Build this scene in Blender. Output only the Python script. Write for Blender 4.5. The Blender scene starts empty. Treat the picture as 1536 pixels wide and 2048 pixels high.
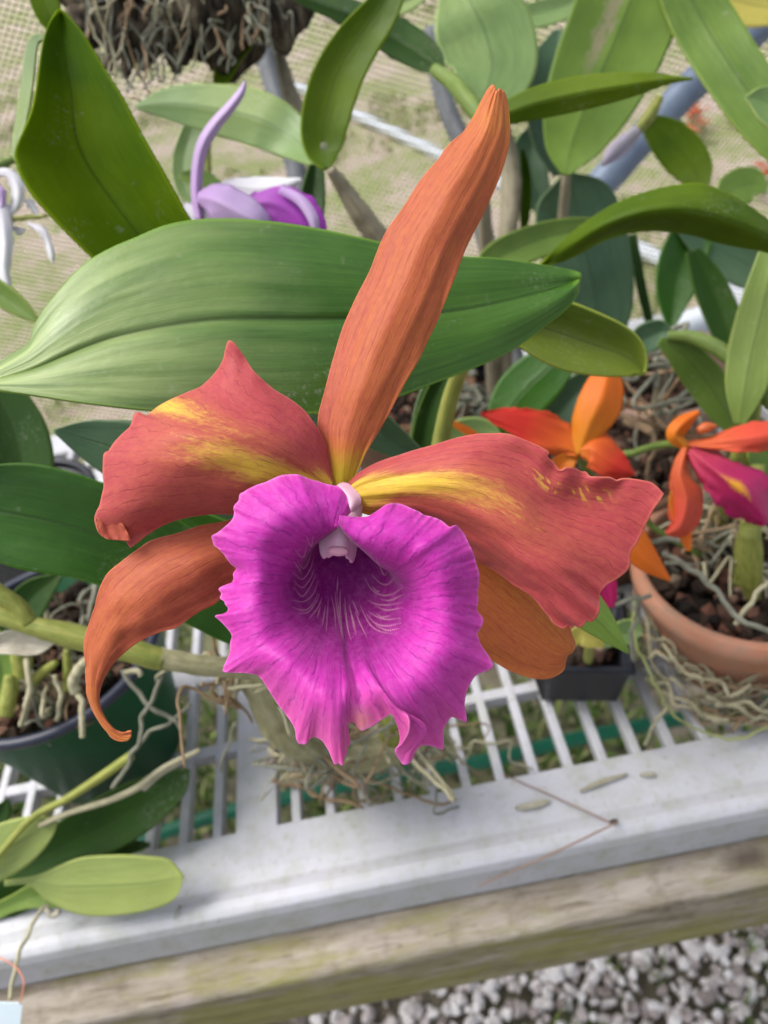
import bpy, math, random
import numpy as np
from mathutils import Matrix, Vector
R = math.radians
random.seed(7); rng = np.random.default_rng(7)
scene = bpy.context.scene
col = scene.collection

# ------------------------------------------------------------------ camera, world, sun, exposure
CAM = np.array([0.0, 0.0, 1.24]); PITCH = R(41.8); ROLL = R(11.3); FPX = 1540.0
_F = np.array([0, math.cos(PITCH), -math.sin(PITCH)]); _X = np.array([1.0, 0, 0]); _U0 = np.array([0, math.sin(PITCH), math.cos(PITCH)])
_R = math.cos(ROLL) * _X - math.sin(ROLL) * _U0
_U = math.sin(ROLL) * _X + math.cos(ROLL) * _U0
cd = bpy.data.cameras.new('camera'); cam = bpy.data.objects.new('camera', cd); col.objects.link(cam)
cam.matrix_world = Matrix(((_R[0], _U[0], -_F[0], CAM[0]), (_R[1], _U[1], -_F[1], CAM[1]), (_R[2], _U[2], -_F[2], CAM[2]), (0, 0, 0, 1)))
cd.sensor_fit = 'AUTO'; cd.sensor_width = 36.0; cd.lens = 36.0 * FPX / 2048.0
cd.clip_start = 0.01; cd.clip_end = 200.0
cd.dof.use_dof = True; cd.dof.focus_distance = 0.214; cd.dof.aperture_fstop = 12.5
scene.camera = cam
scene.render.resolution_x = 768; scene.render.resolution_y = 1024

world = bpy.data.worlds.new('World'); scene.world = world; world.use_nodes = True
wn = world.node_tree; bg = wn.nodes['Background']
sky = wn.nodes.new('ShaderNodeTexSky'); sky.sky_type = 'NISHITA'; sky.sun_disc = False
SUN_EL, SUN_AZ = R(60), R(-75)
sky.sun_elevation = SUN_EL; sky.sun_rotation = SUN_AZ; sky.air_density = 1.0; sky.dust_density = 4.0; sky.ozone_density = 1.0
hs = wn.nodes.new('ShaderNodeHueSaturation'); hs.inputs['Saturation'].default_value = 0.45        # thin cloud: a paler sky
wn.links.new(sky.outputs[0], hs.inputs['Color']); wn.links.new(hs.outputs[0], bg.inputs['Color']); bg.inputs['Strength'].default_value = 0.138
sd = bpy.data.lights.new('sun', 'SUN'); sd.energy = 1.5; sd.angle = R(30); sd.color = (1.0, 0.965, 0.91)
sun = bpy.data.objects.new('sun', sd); col.objects.link(sun)
# light comes from azimuth SUN_AZ measured from +Y towards +X (sky texture convention)
sdir = Vector((math.sin(SUN_AZ) * math.cos(SUN_EL), math.cos(SUN_AZ) * math.cos(SUN_EL), math.sin(SUN_EL)))
sun.rotation_euler = sdir.to_track_quat('Z', 'Y').to_euler(); sun.location = (0, 0, 3)
scene.view_settings.view_transform = 'Standard'; scene.view_settings.look = 'None'
scene.view_settings.exposure = 0.83; scene.view_settings.gamma = 1.0
scene.render.engine = 'CYCLES'

# ------------------------------------------------------------------ geometry helpers
def P(px, py, d):
    """point at depth d (metres along the view axis) seen at photo pixel px, py"""
    px = np.asarray(px, float); py = np.asarray(py, float); d = np.asarray(d, float)
    a = ((px - 768) / FPX)[..., None]; b = ((1024 - py) / FPX)[..., None]
    return CAM + d[..., None] * (_F + a * _R + b * _U)
def G(px, py, z):
    r = _F + (px - 768) / FPX * _R + (1024 - py) / FPX * _U
    return CAM + r * ((z - CAM[2]) / r[2])
def depth_of(p): return float(np.dot(np.asarray(p) - CAM, _F))

def link(o, parent=None):
    col.objects.link(o)
    if parent is not None: o.parent = parent
    return o
def tag(o, label=None, cat=None, group=None, kind=None):
    if label: o['label'] = label
    if cat: o['category'] = cat
    if group: o['group'] = group
    if kind: o['kind'] = kind
    return o
BASE = {}
def thing(name, loc, label, cat, group=None):
    o = bpy.data.objects.new(name, None); link(o); o.location = tuple(loc); o.empty_display_size = 0.02
    BASE[o.name] = np.array(loc, float)
    return tag(o, label, cat, group)
def base_of(o):
    while o.parent: o = o.parent
    return BASE.get(o.name, np.zeros(3))
def mesh(name, V, F, mat, parent=None, uv=None, attrs=None, smooth=True, solid=0.0, offset=0.0):
    V = np.asarray(V, float)
    b = base_of(parent) if parent is not None else np.zeros(3)
    me = bpy.data.meshes.new(name)
    me.from_pydata((V - b).tolist(), [], F if isinstance(F, list) else F.tolist())
    if uv is not None:
        L = me.uv_layers.new(name='UVMap'); idx = np.empty(len(me.loops), int); me.loops.foreach_get('vertex_index', idx)
        L.data.foreach_set('uv', np.asarray(uv, float)[idx].ravel())
    for k, a in (attrs or {}).items():
        at = me.attributes.new(k, 'FLOAT', 'POINT'); at.data.foreach_set('value', np.asarray(a, float).ravel())
    if smooth: me.polygons.foreach_set('use_smooth', [True] * len(me.polygons))
    if mat: me.materials.append(mat)
    me.update()
    o = bpy.data.objects.new(name, me)
    link(o, parent)
    if solid:
        m = o.modifiers.new('thickness', 'SOLIDIFY'); m.thickness = solid; m.offset = offset
    return o
def grid_faces(nv, nu, closed_u=False):
    i = np.arange(nv - 1)[:, None]; j = np.arange(nu if closed_u else nu - 1)[None, :]
    a = i * nu + j; b = i * nu + (j + 1) % nu; c = (i + 1) * nu + (j + 1) % nu; d = (i + 1) * nu + j
    return np.stack([a + 0 * b, b + 0 * a, c, d], -1).reshape(-1, 4)
def crom(C, n):
    """Catmull-Rom resample of control rows C[k, ...] to n samples"""
    C = np.asarray(C, float); k = len(C)
    if k == 2:
        t = np.linspace(0, 1, n).reshape((-1,) + (1,) * (C.ndim - 1)); return C[0] * (1 - t) + C[1] * t
    E = np.concatenate([[2 * C[0] - C[1]], C, [2 * C[-1] - C[-2]]])
    s = np.linspace(0, k - 1, n); i = np.minimum(s.astype(int), k - 2); t = (s - i).reshape((-1,) + (1,) * (C.ndim - 1))
    p0, p1, p2, p3 = E[i], E[i + 1], E[i + 2], E[i + 3]
    return 0.5 * (2 * p1 + (p2 - p0) * t + (2 * p0 - 5 * p1 + 4 * p2 - p3) * t ** 2 + (3 * p1 - p0 - 3 * p2 + p3) * t ** 3)
def arc(C, n, smooth=True):
    """even arc-length resample"""
    C = np.asarray(C, float)
    D = crom(C, max(n * 4, 200)) if (smooth and len(C) > 2) else C
    s = np.concatenate([[0], np.cumsum(np.linalg.norm(np.diff(D[:, :2], axis=0), axis=1))]); s /= s[-1]
    t = np.linspace(0, 1, n)
    return np.stack([np.interp(t, s, D[:, k]) for k in range(D.shape[1])], -1)
def blur1(C, w):
    """low-pass a polyline, end points pinned"""
    n = len(C); k = np.exp(-0.5 * (np.arange(-3 * w, 3 * w + 1) / w) ** 2); k /= k.sum()
    line = np.linspace(0, 1, n)[:, None] * (C[-1] - C[0]) + C[0]
    D = C - line; E = np.concatenate([-D[3 * w:0:-1], D, -D[-2:-3 * w - 2:-1]])
    return line + np.stack([np.convolve(E[:, j], k, 'valid') for j in range(C.shape[1])], -1)
def vnoise(x, seed=0):
    """smooth 1-D value noise"""
    r = np.random.default_rng(seed).uniform(-1, 1, 4096); x = np.asarray(x, float) + 100.0
    i = np.floor(x).astype(int); t = x - i; t = t * t * (3 - 2 * t)
    return r[i % 4096] * (1 - t) + r[(i + 1) % 4096] * t
def vnoise2(x, y, seed=0):
    r = np.random.default_rng(seed).uniform(-1, 1, (256, 256)); x = np.asarray(x, float) + 50; y = np.asarray(y, float) + 50
    i = np.floor(x).astype(int); j = np.floor(y).astype(int); a = x - i; b = y - j
    a = a * a * (3 - 2 * a); b = b * b * (3 - 2 * b); i %= 256; j %= 256; i2 = (i + 1) % 256; j2 = (j + 1) % 256
    return (r[i, j] * (1 - a) + r[i2, j] * a) * (1 - b) + (r[i, j2] * (1 - a) + r[i2, j2] * a) * b
def coons(name, A, B, S, E, depth, mat, parent, nv=120, nu=60, solid=0.0006, jag=0.05, ruffle=0.0, rf=9, attrs=None, bumps=None, w=5):
    """petal / leaf patch. A: edge u=0, B: edge u=1 (both base->tip), S base edge u 0->1, E tip edge u 0->1, pixels.
    depth: control rows [v][u] of metres"""
    A = arc(A, nv); B = arc(B, nv); S = arc(S, nu) if S is not None else arc([A[0], B[0]], nu, False); E = arc(E, nu) if E is not None else arc([A[-1], B[-1]], nu, False)
    S[0] = A[0]; S[-1] = B[0]; E[0] = A[-1]; E[-1] = B[-1]
    As, Bs, Es = blur1(A, w), blur1(B, w), blur1(E, w)
    u = np.linspace(0, 1, nu)[None, :, None]; v = np.linspace(0, 1, nv)[:, None, None]
    Q = (1 - u) * As[:, None] + u * Bs[:, None] + (1 - v) * S[None] + v * Es[None] \
        - ((1 - u) * (1 - v) * A[0] + u * (1 - v) * B[0] + (1 - u) * v * A[-1] + u * v * B[-1])
    Q = Q + (A - As)[:, None] * np.exp(-u / jag) + (B - Bs)[:, None] * np.exp(-(1 - u) / jag) + (E - Es)[None] * np.exp(-(1 - v) / jag)
    D = crom(crom(np.asarray(depth, float), nv).T, nu).T
    U = u[..., 0] + 0 * D; Vv = v[..., 0] + 0 * D
    if ruffle:
        e = np.minimum(np.minimum(U, 1 - U) * 1.0, (1 - Vv) * 1.0)
        D = D + ruffle * np.exp(-e / 0.10) * vnoise2(Vv * rf + U * rf * 0.7, U * rf * .8, 3)
    if bumps is not None: D = D + bumps(U, Vv)
    X = P(Q[..., 0], Q[..., 1], D).reshape(-1, 3)
    at = {k: f(U, Vv).ravel() for k, f in (attrs or {}).items()}
    at['edge'] = np.minimum(np.minimum(U, 1 - U), 1 - Vv).ravel()
    return mesh(name, X, grid_faces(nv, nu), mat, parent, uv=np.stack([U.ravel(), Vv.ravel()], -1), attrs=at, solid=solid)
def leaf(parent, pts, mat, dd=(0, 0), fold=0.004, name='leaf', nv=56, nu=17, thick=0.0014, wave=0.0, seed=0, label=None, rag=0.0):
    """strap leaf on a spine: pts (px, py, depth, half width px). dd: depth offset of left / right edge. fold: midrib pushed away"""
    C = crom(np.asarray(pts, float), nv)
    T = np.gradient(C[:, :2], axis=0); T /= np.linalg.norm(T, axis=1)[:, None] + 1e-9
    Nn = np.stack([-T[:, 1], T[:, 0]], -1)
    w = np.maximum(C[:, 3], 0.4)
    U = np.linspace(-1, 1, nu)[None, :] + 0 * C[:, :1]
    t0_ = np.linspace(0, 1, nv)[:, None]; sd_ = C[0, 0] % 37
    Q = C[:, None, :2] + Nn[:, None] * (U * w[:, None] * (1 + rag * np.abs(U) ** 3 * (vnoise2(t0_ * 9 + sd_ + 0 * U, np.sign(U) * 3.3, 51) + .5 * vnoise2(t0_ * 24 + sd_ + 0 * U, np.sign(U) * 3.3, 52))))[..., None]
    ws = (w / (w.max() + 1e-6))[:, None]
    D = C[:, 2:3] + np.where(U < 0, -U * dd[0], U * dd[1]) * ws + fold * (1 - np.abs(U) ** 1.3) * ws
    t = np.linspace(0, 1, nv)[:, None]
    D = D + wave * np.abs(U) ** 2 * vnoise2(t * 5 + U, U * 1.5 + seed, 5 + seed)
    X = P(Q[..., 0], Q[..., 1], D).reshape(-1, 3)
    uv = np.stack([(U.ravel() + 1) / 2, (t + 0 * U).ravel()], -1)
    o = mesh(name, X, grid_faces(nv, nu), mat, parent, uv=uv, attrs={'edge': (1 - np.abs(U)).ravel() / 2}, solid=thick)
    if label: o['label'] = label
    return o
def tube_np(Pw, rad, ns=8, wob=0.0, seed=0, cap=True):
    Pw = np.asarray(Pw, float); n = len(Pw); rad = np.broadcast_to(np.asarray(rad, float), (n,))
    T = np.gradient(Pw, axis=0); T /= np.linalg.norm(T, axis=1)[:, None] + 1e-12
    ref = np.array([0.13, 0.21, 0.97]); 
    if abs(np.dot(ref, T[0])) > 0.95: ref = np.array([1.0, 0.1, 0])
    V = []
    prev = np.cross(T[0], ref); prev /= np.linalg.norm(prev)
    a = np.arange(ns) * 2 * math.pi / ns
    for i in range(n):
        prev = prev - T[i] * np.dot(prev, T[i]); prev /= np.linalg.norm(prev) + 1e-12
        bn = np.cross(T[i], prev)
        r = rad[i] * (1 + wob * vnoise2(a * 1.3 + seed, a * 0 + i * 0.35, 11))
        V.append(Pw[i] + np.outer(np.cos(a) * r, prev) + np.outer(np.sin(a) * r, bn))
    V = np.concatenate(V); F = grid_faces(n, ns, True).tolist()
    if cap:
        F.append(list(range(ns))[::-1]); F.append([(n - 1) * ns + k for k in range(ns)])
    uv = np.stack([np.tile(np.arange(ns) / ns, n), np.repeat(np.linspace(0, 1, n), ns)], -1)
    return V, F, uv
def tube(name, pts, rad, mat, parent=None, n=40, ns=8, world_pts=False, wob=0.0, seed=0, label=None):
    """pts (px,py,depth) or world; rad metres (scalar or per control point)"""
    pts = np.asarray(pts, float)
    if not world_pts: pts = P(pts[:, 0], pts[:, 1], pts[:, 2])
    Pw = crom(pts, n)
    if name == 'root':
        sj = np.concatenate([[0], np.cumsum(np.linalg.norm(np.diff(Pw, axis=0), axis=1))]); jj = float(abs(pts[0, 0]) * 977 % 50)
        Pw = Pw + np.stack([vnoise(sj / .007 + jj + 9 * k, 40 + k) for k in range(3)], -1) * .0011 * np.clip(sj / .006, 0, 1)[:, None]
    rr = crom(np.broadcast_to(np.asarray(rad, float), (len(pts),))[:, None], n)[:, 0]
    if name == 'root': rr = rr * .78
    V, F, uv = tube_np(Pw, rr, ns, wob, seed)
    o = mesh(name, V, F, mat, parent, uv=uv)
    if label: o['label'] = label
    return o
def join_np(parts):
    V = []; F = []; k = 0
    for v, f in parts:
        V.append(v); F += [[i + k for i in q] for q in (f if isinstance(f, list) else f.tolist())]; k += len(v)
    return np.concatenate(V), F
def box_np(x0, x1, y0, y1, z0, z1):
    V = np.array([(x, y, z) for z in (z0, z1) for y in (y0, y1) for x in (x0, x1)], float)
    F = [[0, 2, 3, 1], [4, 5, 7, 6], [0, 1, 5, 4], [2, 6, 7, 3], [0, 4, 6, 2], [1, 3, 7, 5]]
    return V, F
def lathe_np(profile, c, ns=64, square=0.0, yaw=0.0):
    """profile [(r,z)] about vertical axis at c"""
    a = np.arange(ns) * 2 * math.pi / ns; V = []
    for r, z in profile:
        k = np.ones(ns)
        if square:
            m = np.maximum(np.abs(np.cos(a)), np.abs(np.sin(a))); k = (1 - square) + square / m
        V.append(np.stack([c[0] + r * k * np.cos(a + yaw), c[1] + r * k * np.sin(a + yaw), c[2] + z + 0 * a], -1))
    return np.concatenate(V), grid_faces(len(profile), ns, True).tolist()
ICO = None
def ico(sub=1):
    import bmesh
    bm = bmesh.new(); bmesh.ops.create_icosphere(bm, subdivisions=sub, radius=1.0)
    V = np.array([v.co[:] for v in bm.verts]); F = np.array([[v.index for v in f.verts] for f in bm.faces]); bm.free()
    return V, F
def rocks(name, pts, sizes, mat, parent=None, sub=2, flat=0.7, seed=1, amp=0.28):
    V0, F0 = ico(sub); r = np.random.default_rng(seed); Vs = []; Fs = []; tint = []
    for k, (p, s) in enumerate(zip(pts, sizes)):
        q = r.normal(size=4); q /= np.linalg.norm(q); w, x, y, z = q
        M = np.array([[1-2*(y*y+z*z), 2*(x*y-z*w), 2*(x*z+y*w)], [2*(x*y+z*w), 1-2*(x*x+z*z), 2*(y*z-x*w)], [2*(x*z-y*w), 2*(y*z+x*w), 1-2*(x*x+y*y)]])
        d = 1 + amp * vnoise2(V0[:, 0] * 1.7 + k * 3.1, V0[:, 1] * 1.7 + V0[:, 2] * 1.3, 9)
        ax = np.array([1, r.uniform(.65, 1), r.uniform(.5, flat)])
        v = (V0 * d[:, None] * ax) @ M.T * s
        Vs.append(v + p); Fs.append(F0 + k * len(V0)); tint.append(np.full(len(V0), r.uniform()))
    return mesh(name, np.concatenate(Vs), np.concatenate(Fs), mat, parent, attrs={'tint': np.concatenate(tint)}, smooth=False)

# ------------------------------------------------------------------ material helpers
class MB:
    def __init__(s, name, rough=0.5, spec=0.5):
        s.m = bpy.data.materials.new(name); s.m.use_nodes = True; s.t = s.m.node_tree
        s.b = s.t.nodes['Principled BSDF']; s.out = s.t.nodes['Material Output']
        s.b.inputs['Roughness'].default_value = rough; s.b.inputs['Specular IOR Level'].default_value = spec
        s.tc = s.t.nodes.new('ShaderNodeTexCoord')
    def n(s, typ, **kw):
        nd = s.t.nodes.new(typ)
        for k, v in kw.items():
            if hasattr(nd, k) and k not in ('Scale',): setattr(nd, k, v)
        return nd
    def put(s, sock, v):
        if isinstance(v, bpy.types.NodeSocket): s.t.links.new(v, sock)
        elif isinstance(v, tuple) and len(v) == 3 and sock.type == 'RGBA': sock.default_value = (*v, 1)
        else: sock.default_value = v
    def attr(s, name):
        nd = s.t.nodes.new('ShaderNodeAttribute'); nd.attribute_name = name; return nd.outputs['Fac']
    def obj(s): return s.tc.outputs['Object']
    def uv(s): return s.tc.outputs['UV']
    def scale(s, vec, sc, rot=(0, 0, 0)):
        nd = s.t.nodes.new('ShaderNodeMapping'); s.put(nd.inputs['Vector'], vec); nd.inputs['Scale'].default_value = sc; nd.inputs['Rotation'].default_value = rot
        return nd.outputs[0]
    def noise(s, vec, scale, detail=4, rough=0.55, dist=0.0):
        nd = s.t.nodes.new('ShaderNodeTexNoise'); s.put(nd.inputs['Vector'], vec); nd.inputs['Scale'].default_value = scale
        nd.inputs['Detail'].default_value = detail; nd.inputs['Roughness'].default_value = rough; nd.inputs['Distortion'].default_value = dist
        return nd.outputs['Fac']
    def vor(s, vec, scale, feature='F1', out='Distance'):
        nd = s.t.nodes.new('ShaderNodeTexVoronoi'); nd.feature = feature; s.put(nd.inputs['Vector'], vec); nd.inputs['Scale'].default_value = scale
        return nd.outputs[out]
    def wave(s, vec, scale, dist=2, detail=2, dscale=1.5, axis='X'):
        nd = s.t.nodes.new('ShaderNodeTexWave'); nd.bands_direction = axis; s.put(nd.inputs['Vector'], vec); nd.inputs['Scale'].default_value = scale
        nd.inputs['Distortion'].default_value = dist; nd.inputs['Detail'].default_value = detail; nd.inputs['Detail Scale'].default_value = dscale
        return nd.outputs['Fac']
    def math(s, op, a, b=0.0, c=None, clamp=False):
        nd = s.t.nodes.new('ShaderNodeMath'); nd.operation = op; nd.use_clamp = clamp; s.put(nd.inputs[0], a); s.put(nd.inputs[1], b)
        if c is not None: s.put(nd.inputs[2], c)
        return nd.outputs[0]
    def map(s, v, a, b, c=0.0, d=1.0):
        nd = s.t.nodes.new('ShaderNodeMapRange'); s.put(nd.inputs['Value'], v)
        for k, x in zip(('From Min', 'From Max', 'To Min', 'To Max'), (a, b, c, d)): nd.inputs[k].default_value = x
        return nd.outputs[0]
    def mix(s, f, a, b, mode='MIX'):
        nd = s.t.nodes.new('ShaderNodeMix'); nd.data_type = 'RGBA'; nd.blend_type = mode
        s.put(nd.inputs[0], f); s.put(nd.inputs[6], a); s.put(nd.inputs[7], b); return nd.outputs[2]
    def ramp(s, v, stops):
        nd = s.t.nodes.new('ShaderNodeValToRGB'); s.put(nd.inputs[0], v); e = nd.color_ramp.elements
        while len(e) < len(stops): e.new(0.5)
        for el, (p, c) in zip(e, stops): el.position = p; el.color = (*c, 1)
        return nd.outputs[0]
    def sep(s, v):
        nd = s.t.nodes.new('ShaderNodeSeparateXYZ'); s.put(nd.inputs[0], v); return nd.outputs
    def color(s, c): s.put(s.b.inputs['Base Color'], c); s.c = c; return s
    def rough(s, r): s.put(s.b.inputs['Roughness'], r); return s
    def bump(s, h, strength=0.3, dist=0.001):
        nd = s.t.nodes.new('ShaderNodeBump'); s.put(nd.inputs['Height'], h); nd.inputs['Strength'].default_value = strength; nd.inputs['Distance'].default_value = dist
        s.t.links.new(nd.outputs[0], s.b.inputs['Normal']); s.nrm = nd.outputs[0]; return s
    def translucent(s, fac, c=None):
        tr = s.t.nodes.new('ShaderNodeBsdfTranslucent'); mx = s.t.nodes.new('ShaderNodeMixShader')
        s.put(tr.inputs['Color'], c if c is not None else s.c); mx.inputs[0].default_value = fac
        s.t.links.new(s.b.outputs[0], mx.inputs[1]); s.t.links.new(tr.outputs[0], mx.inputs[2]); s.t.links.new(mx.outputs[0], s.out.inputs['Surface']); return s

def leaf_mat(name, c1, c2, yel=(0.30, 0.36, 0.05), rough=0.38, spec=0.5, tr=0.22, blotch=0.5, spots=0.15, rib=(0.03, 0.055, 0.012), ribk=0.75, base=None, tcol=(0.22, 0.42, 0.02)):
    m = MB(name, rough, spec)
    n1 = m.noise(m.obj(), 22, 4); n2 = m.noise(m.scale(m.uv(), (26, 2.2, 1)), 1.5, 4, 0.6)
    c = m.mix(m.map(n1, 0.35, 0.68), c1, c2)
    c = m.mix(m.map(n2, 0.3, 0.75, 0, 0.55), c, tuple(x * 0.58 for x in c1))
    n5 = m.noise(m.scale(m.uv(), (70, 5, 1)), 1.5, 4, 0.7); c = m.mix(m.map(n5, 0.45, 0.75, 0, 0.35), c, tuple(min(1, x * 1.7 + .01) for x in c2))
    n3 = m.noise(m.obj(), 9, 2); c = m.mix(m.map(n3, 0.52, 0.72, 0, blotch), c, yel)
    u, v_, _ = m.sep(m.uv())
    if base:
        k = m.math('MULTIPLY', m.map(v_, base[2], base[1], 1, 0), m.map(m.noise(m.scale(m.uv(), (5, 1.6, 1)), 1.6, 4), .28, .60)); c = m.mix(k, c, base[0])  # pale towards the leaf base: variegation plus sky sheen painted into the colour
    du = m.math('ABSOLUTE', m.math('SUBTRACT', u, 0.5))
    c = m.mix(m.map(du, 0.0, 0.018, ribk, 0), c, rib)
    c = m.mix(m.map(m.attr('edge'), 0.0, 0.022, 0.75, 0), c, tuple(min(1, x * 1.25) for x in yel))
    sp = m.noise(m.obj(), 160, 2, 0.5); c = m.mix(m.map(sp, 0.68, 0.78, 0, spots), c, (0.5, 0.5, 0.42))
    dust = m.math('MULTIPLY', m.map(m.noise(m.obj(), 18, 3), .55, .7), m.map(m.noise(m.scale(m.obj(), (1, 1, 1)), 700, 2), .55, .68)); c = m.mix(m.math('MULTIPLY', dust, spots * 2.2), c, (0.55, 0.56, 0.48))
    m.color(c)
    m.rough(m.map(m.noise(m.obj(), 60, 3), 0.3, 0.7, rough - 0.06, rough + 0.12))
    fine = m.noise(m.scale(m.uv(), (90, 3, 1)), 1.2, 3)
    h = m.math('ADD', m.math('MULTIPLY', fine, 0.5), m.math('MULTIPLY', m.noise(m.obj(), 350, 2), 0.35))
    h = m.math('ADD', h, m.math('MULTIPLY', m.noise(m.scale(m.uv(), (5, 9, 1)), 2, 4), 1.4))
    h = m.math('ADD', h, m.map(du, 0.0, 0.03, -1.2, 0))
    m.bump(h, 0.32, 0.0007)
    m.translucent(tr, m.mix(0.5, c, tcol))
    return m.m
def stem_mat(name, c1, c2, rough=0.6, bump=0.5, sc=80):
    m = MB(name, rough, 0.3)
    n = m.noise(m.scale(m.uv(), (9, 3, 1)), 2, 5); n2 = m.noise(m.obj(), sc, 4)
    c = m.mix(m.map(n, 0.35, 0.65), c1, c2); c = m.mix(m.map(n2, 0.5, 0.7, 0, 0.5), c, tuple(x * 0.5 for x in c1))
    m.color(c); m.bump(m.math('ADD', n, n2), bump, 0.001); return m.m

LM = {
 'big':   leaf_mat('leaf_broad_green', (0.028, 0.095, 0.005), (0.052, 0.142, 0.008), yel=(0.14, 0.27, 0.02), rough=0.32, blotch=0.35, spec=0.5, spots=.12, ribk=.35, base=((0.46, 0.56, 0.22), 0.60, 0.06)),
 'olive': leaf_mat('leaf_olive', (0.032, 0.085, 0.001), (0.080, 0.155, 0.001), yel=(0.16, 0.235, 0.001), rough=0.6, spec=0.07, tr=0.42, blotch=0.7, rib=(0.02, 0.04, 0.002), tcol=(0.30, 0.42, 0.0)),
 'olive2': leaf_mat('leaf_bright_olive', (0.062, 0.125, 0.003), (0.12, 0.20, 0.004), yel=(0.20, 0.28, 0.004), rough=0.45, spec=0.25, tr=0.42, blotch=0.6, rib=(0.03, 0.06, 0.002), tcol=(0.34, 0.46, 0.0)),
 'deep':  leaf_mat('leaf_deep', (0.020, 0.085, 0.004), (0.040, 0.135, 0.007), yel=(0.08, 0.2, 0.015), rough=0.4, blotch=0.3, spec=.35),
 'sage':  leaf_mat('leaf_sage', (0.16, 0.26, 0.08), (0.23, 0.35, 0.11), yel=(0.36, 0.45, 0.12), rough=0.42, blotch=0.5, rib=(0.07, 0.13, 0.05)),
 'mid':   leaf_mat('leaf_mid', (0.10, 0.185, 0.022), (0.17, 0.275, 0.035), yel=(0.29, 0.37, 0.05), rough=0.42, blotch=0.5),
 'blue':  leaf_mat('leaf_blue_green', (0.05, 0.115, 0.055), (0.08, 0.16, 0.07), yel=(0.13, 0.2, 0.08), rough=0.42, blotch=0.3),
 'dark':  leaf_mat('leaf_dark', (0.014, 0.05, 0.004), (0.03, 0.085, 0.006), yel=(0.06, 0.11, 0.01), rough=0.5, blotch=0.3, spec=.25),
 'lime':  leaf_mat('leaf_lime', (0.16, 0.25, 0.04), (0.24, 0.34, 0.07), yel=(0.36, 0.42, 0.10), rough=0.45, blotch=0.6),
 'pale':  leaf_mat('leaf_pale_mottled', (0.26, 0.34, 0.09), (0.36, 0.44, 0.12), yel=(0.44, 0.50, 0.12), rough=0.6, blotch=0.7, tr=0.15, rib=(0.12, 0.2, 0.06)),
 'yellow': leaf_mat('leaf_yellow', (0.42, 0.36, 0.06), (0.55, 0.48, 0.10), yel=(0.6, 0.5, 0.12), rough=0.5),
}
# damaged leaf with a pale brown scar along the blade
def scar_mat():
    m = MB('leaf_scarred', 0.45, 0.4)
    n1 = m.noise(m.obj(), 20, 4); c = m.mix(m.map(n1, 0.35, 0.68), (0.12, 0.21, 0.025), (0.20, 0.32, 0.04))
    u, v, _ = m.sep(m.uv())
    d = m.math('ABSOLUTE', m.math('SUBTRACT', u, 0.36)); w = m.math('MULTIPLY', d, 7.0)
    k = m.math('SUBTRACT', m.noise(m.scale(m.uv(), (9, 5, 1)), 3, 5, 0.7), m.math('MULTIPLY', w, 0.35))
    k = m.math('MULTIPLY', m.map(k, 0.30, 0.42), m.map(v, 0.45, 0.6))
    c = m.mix(m.math('MULTIPLY', k, 0.8), c, (0.34, 0.29, 0.18))
    du = m.math('ABSOLUTE', m.math('SUBTRACT', u, 0.5)); c = m.mix(m.map(du, 0, 0.02, 0.6, 0), c, (0.03, 0.07, 0.015))
    m.color(c); m.bump(m.noise(m.scale(m.uv(), (60, 3, 1)), 1.5, 4), 0.3, 0.001); m.translucent(0.2); return m.m
LM['scar'] = scar_mat()

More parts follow.
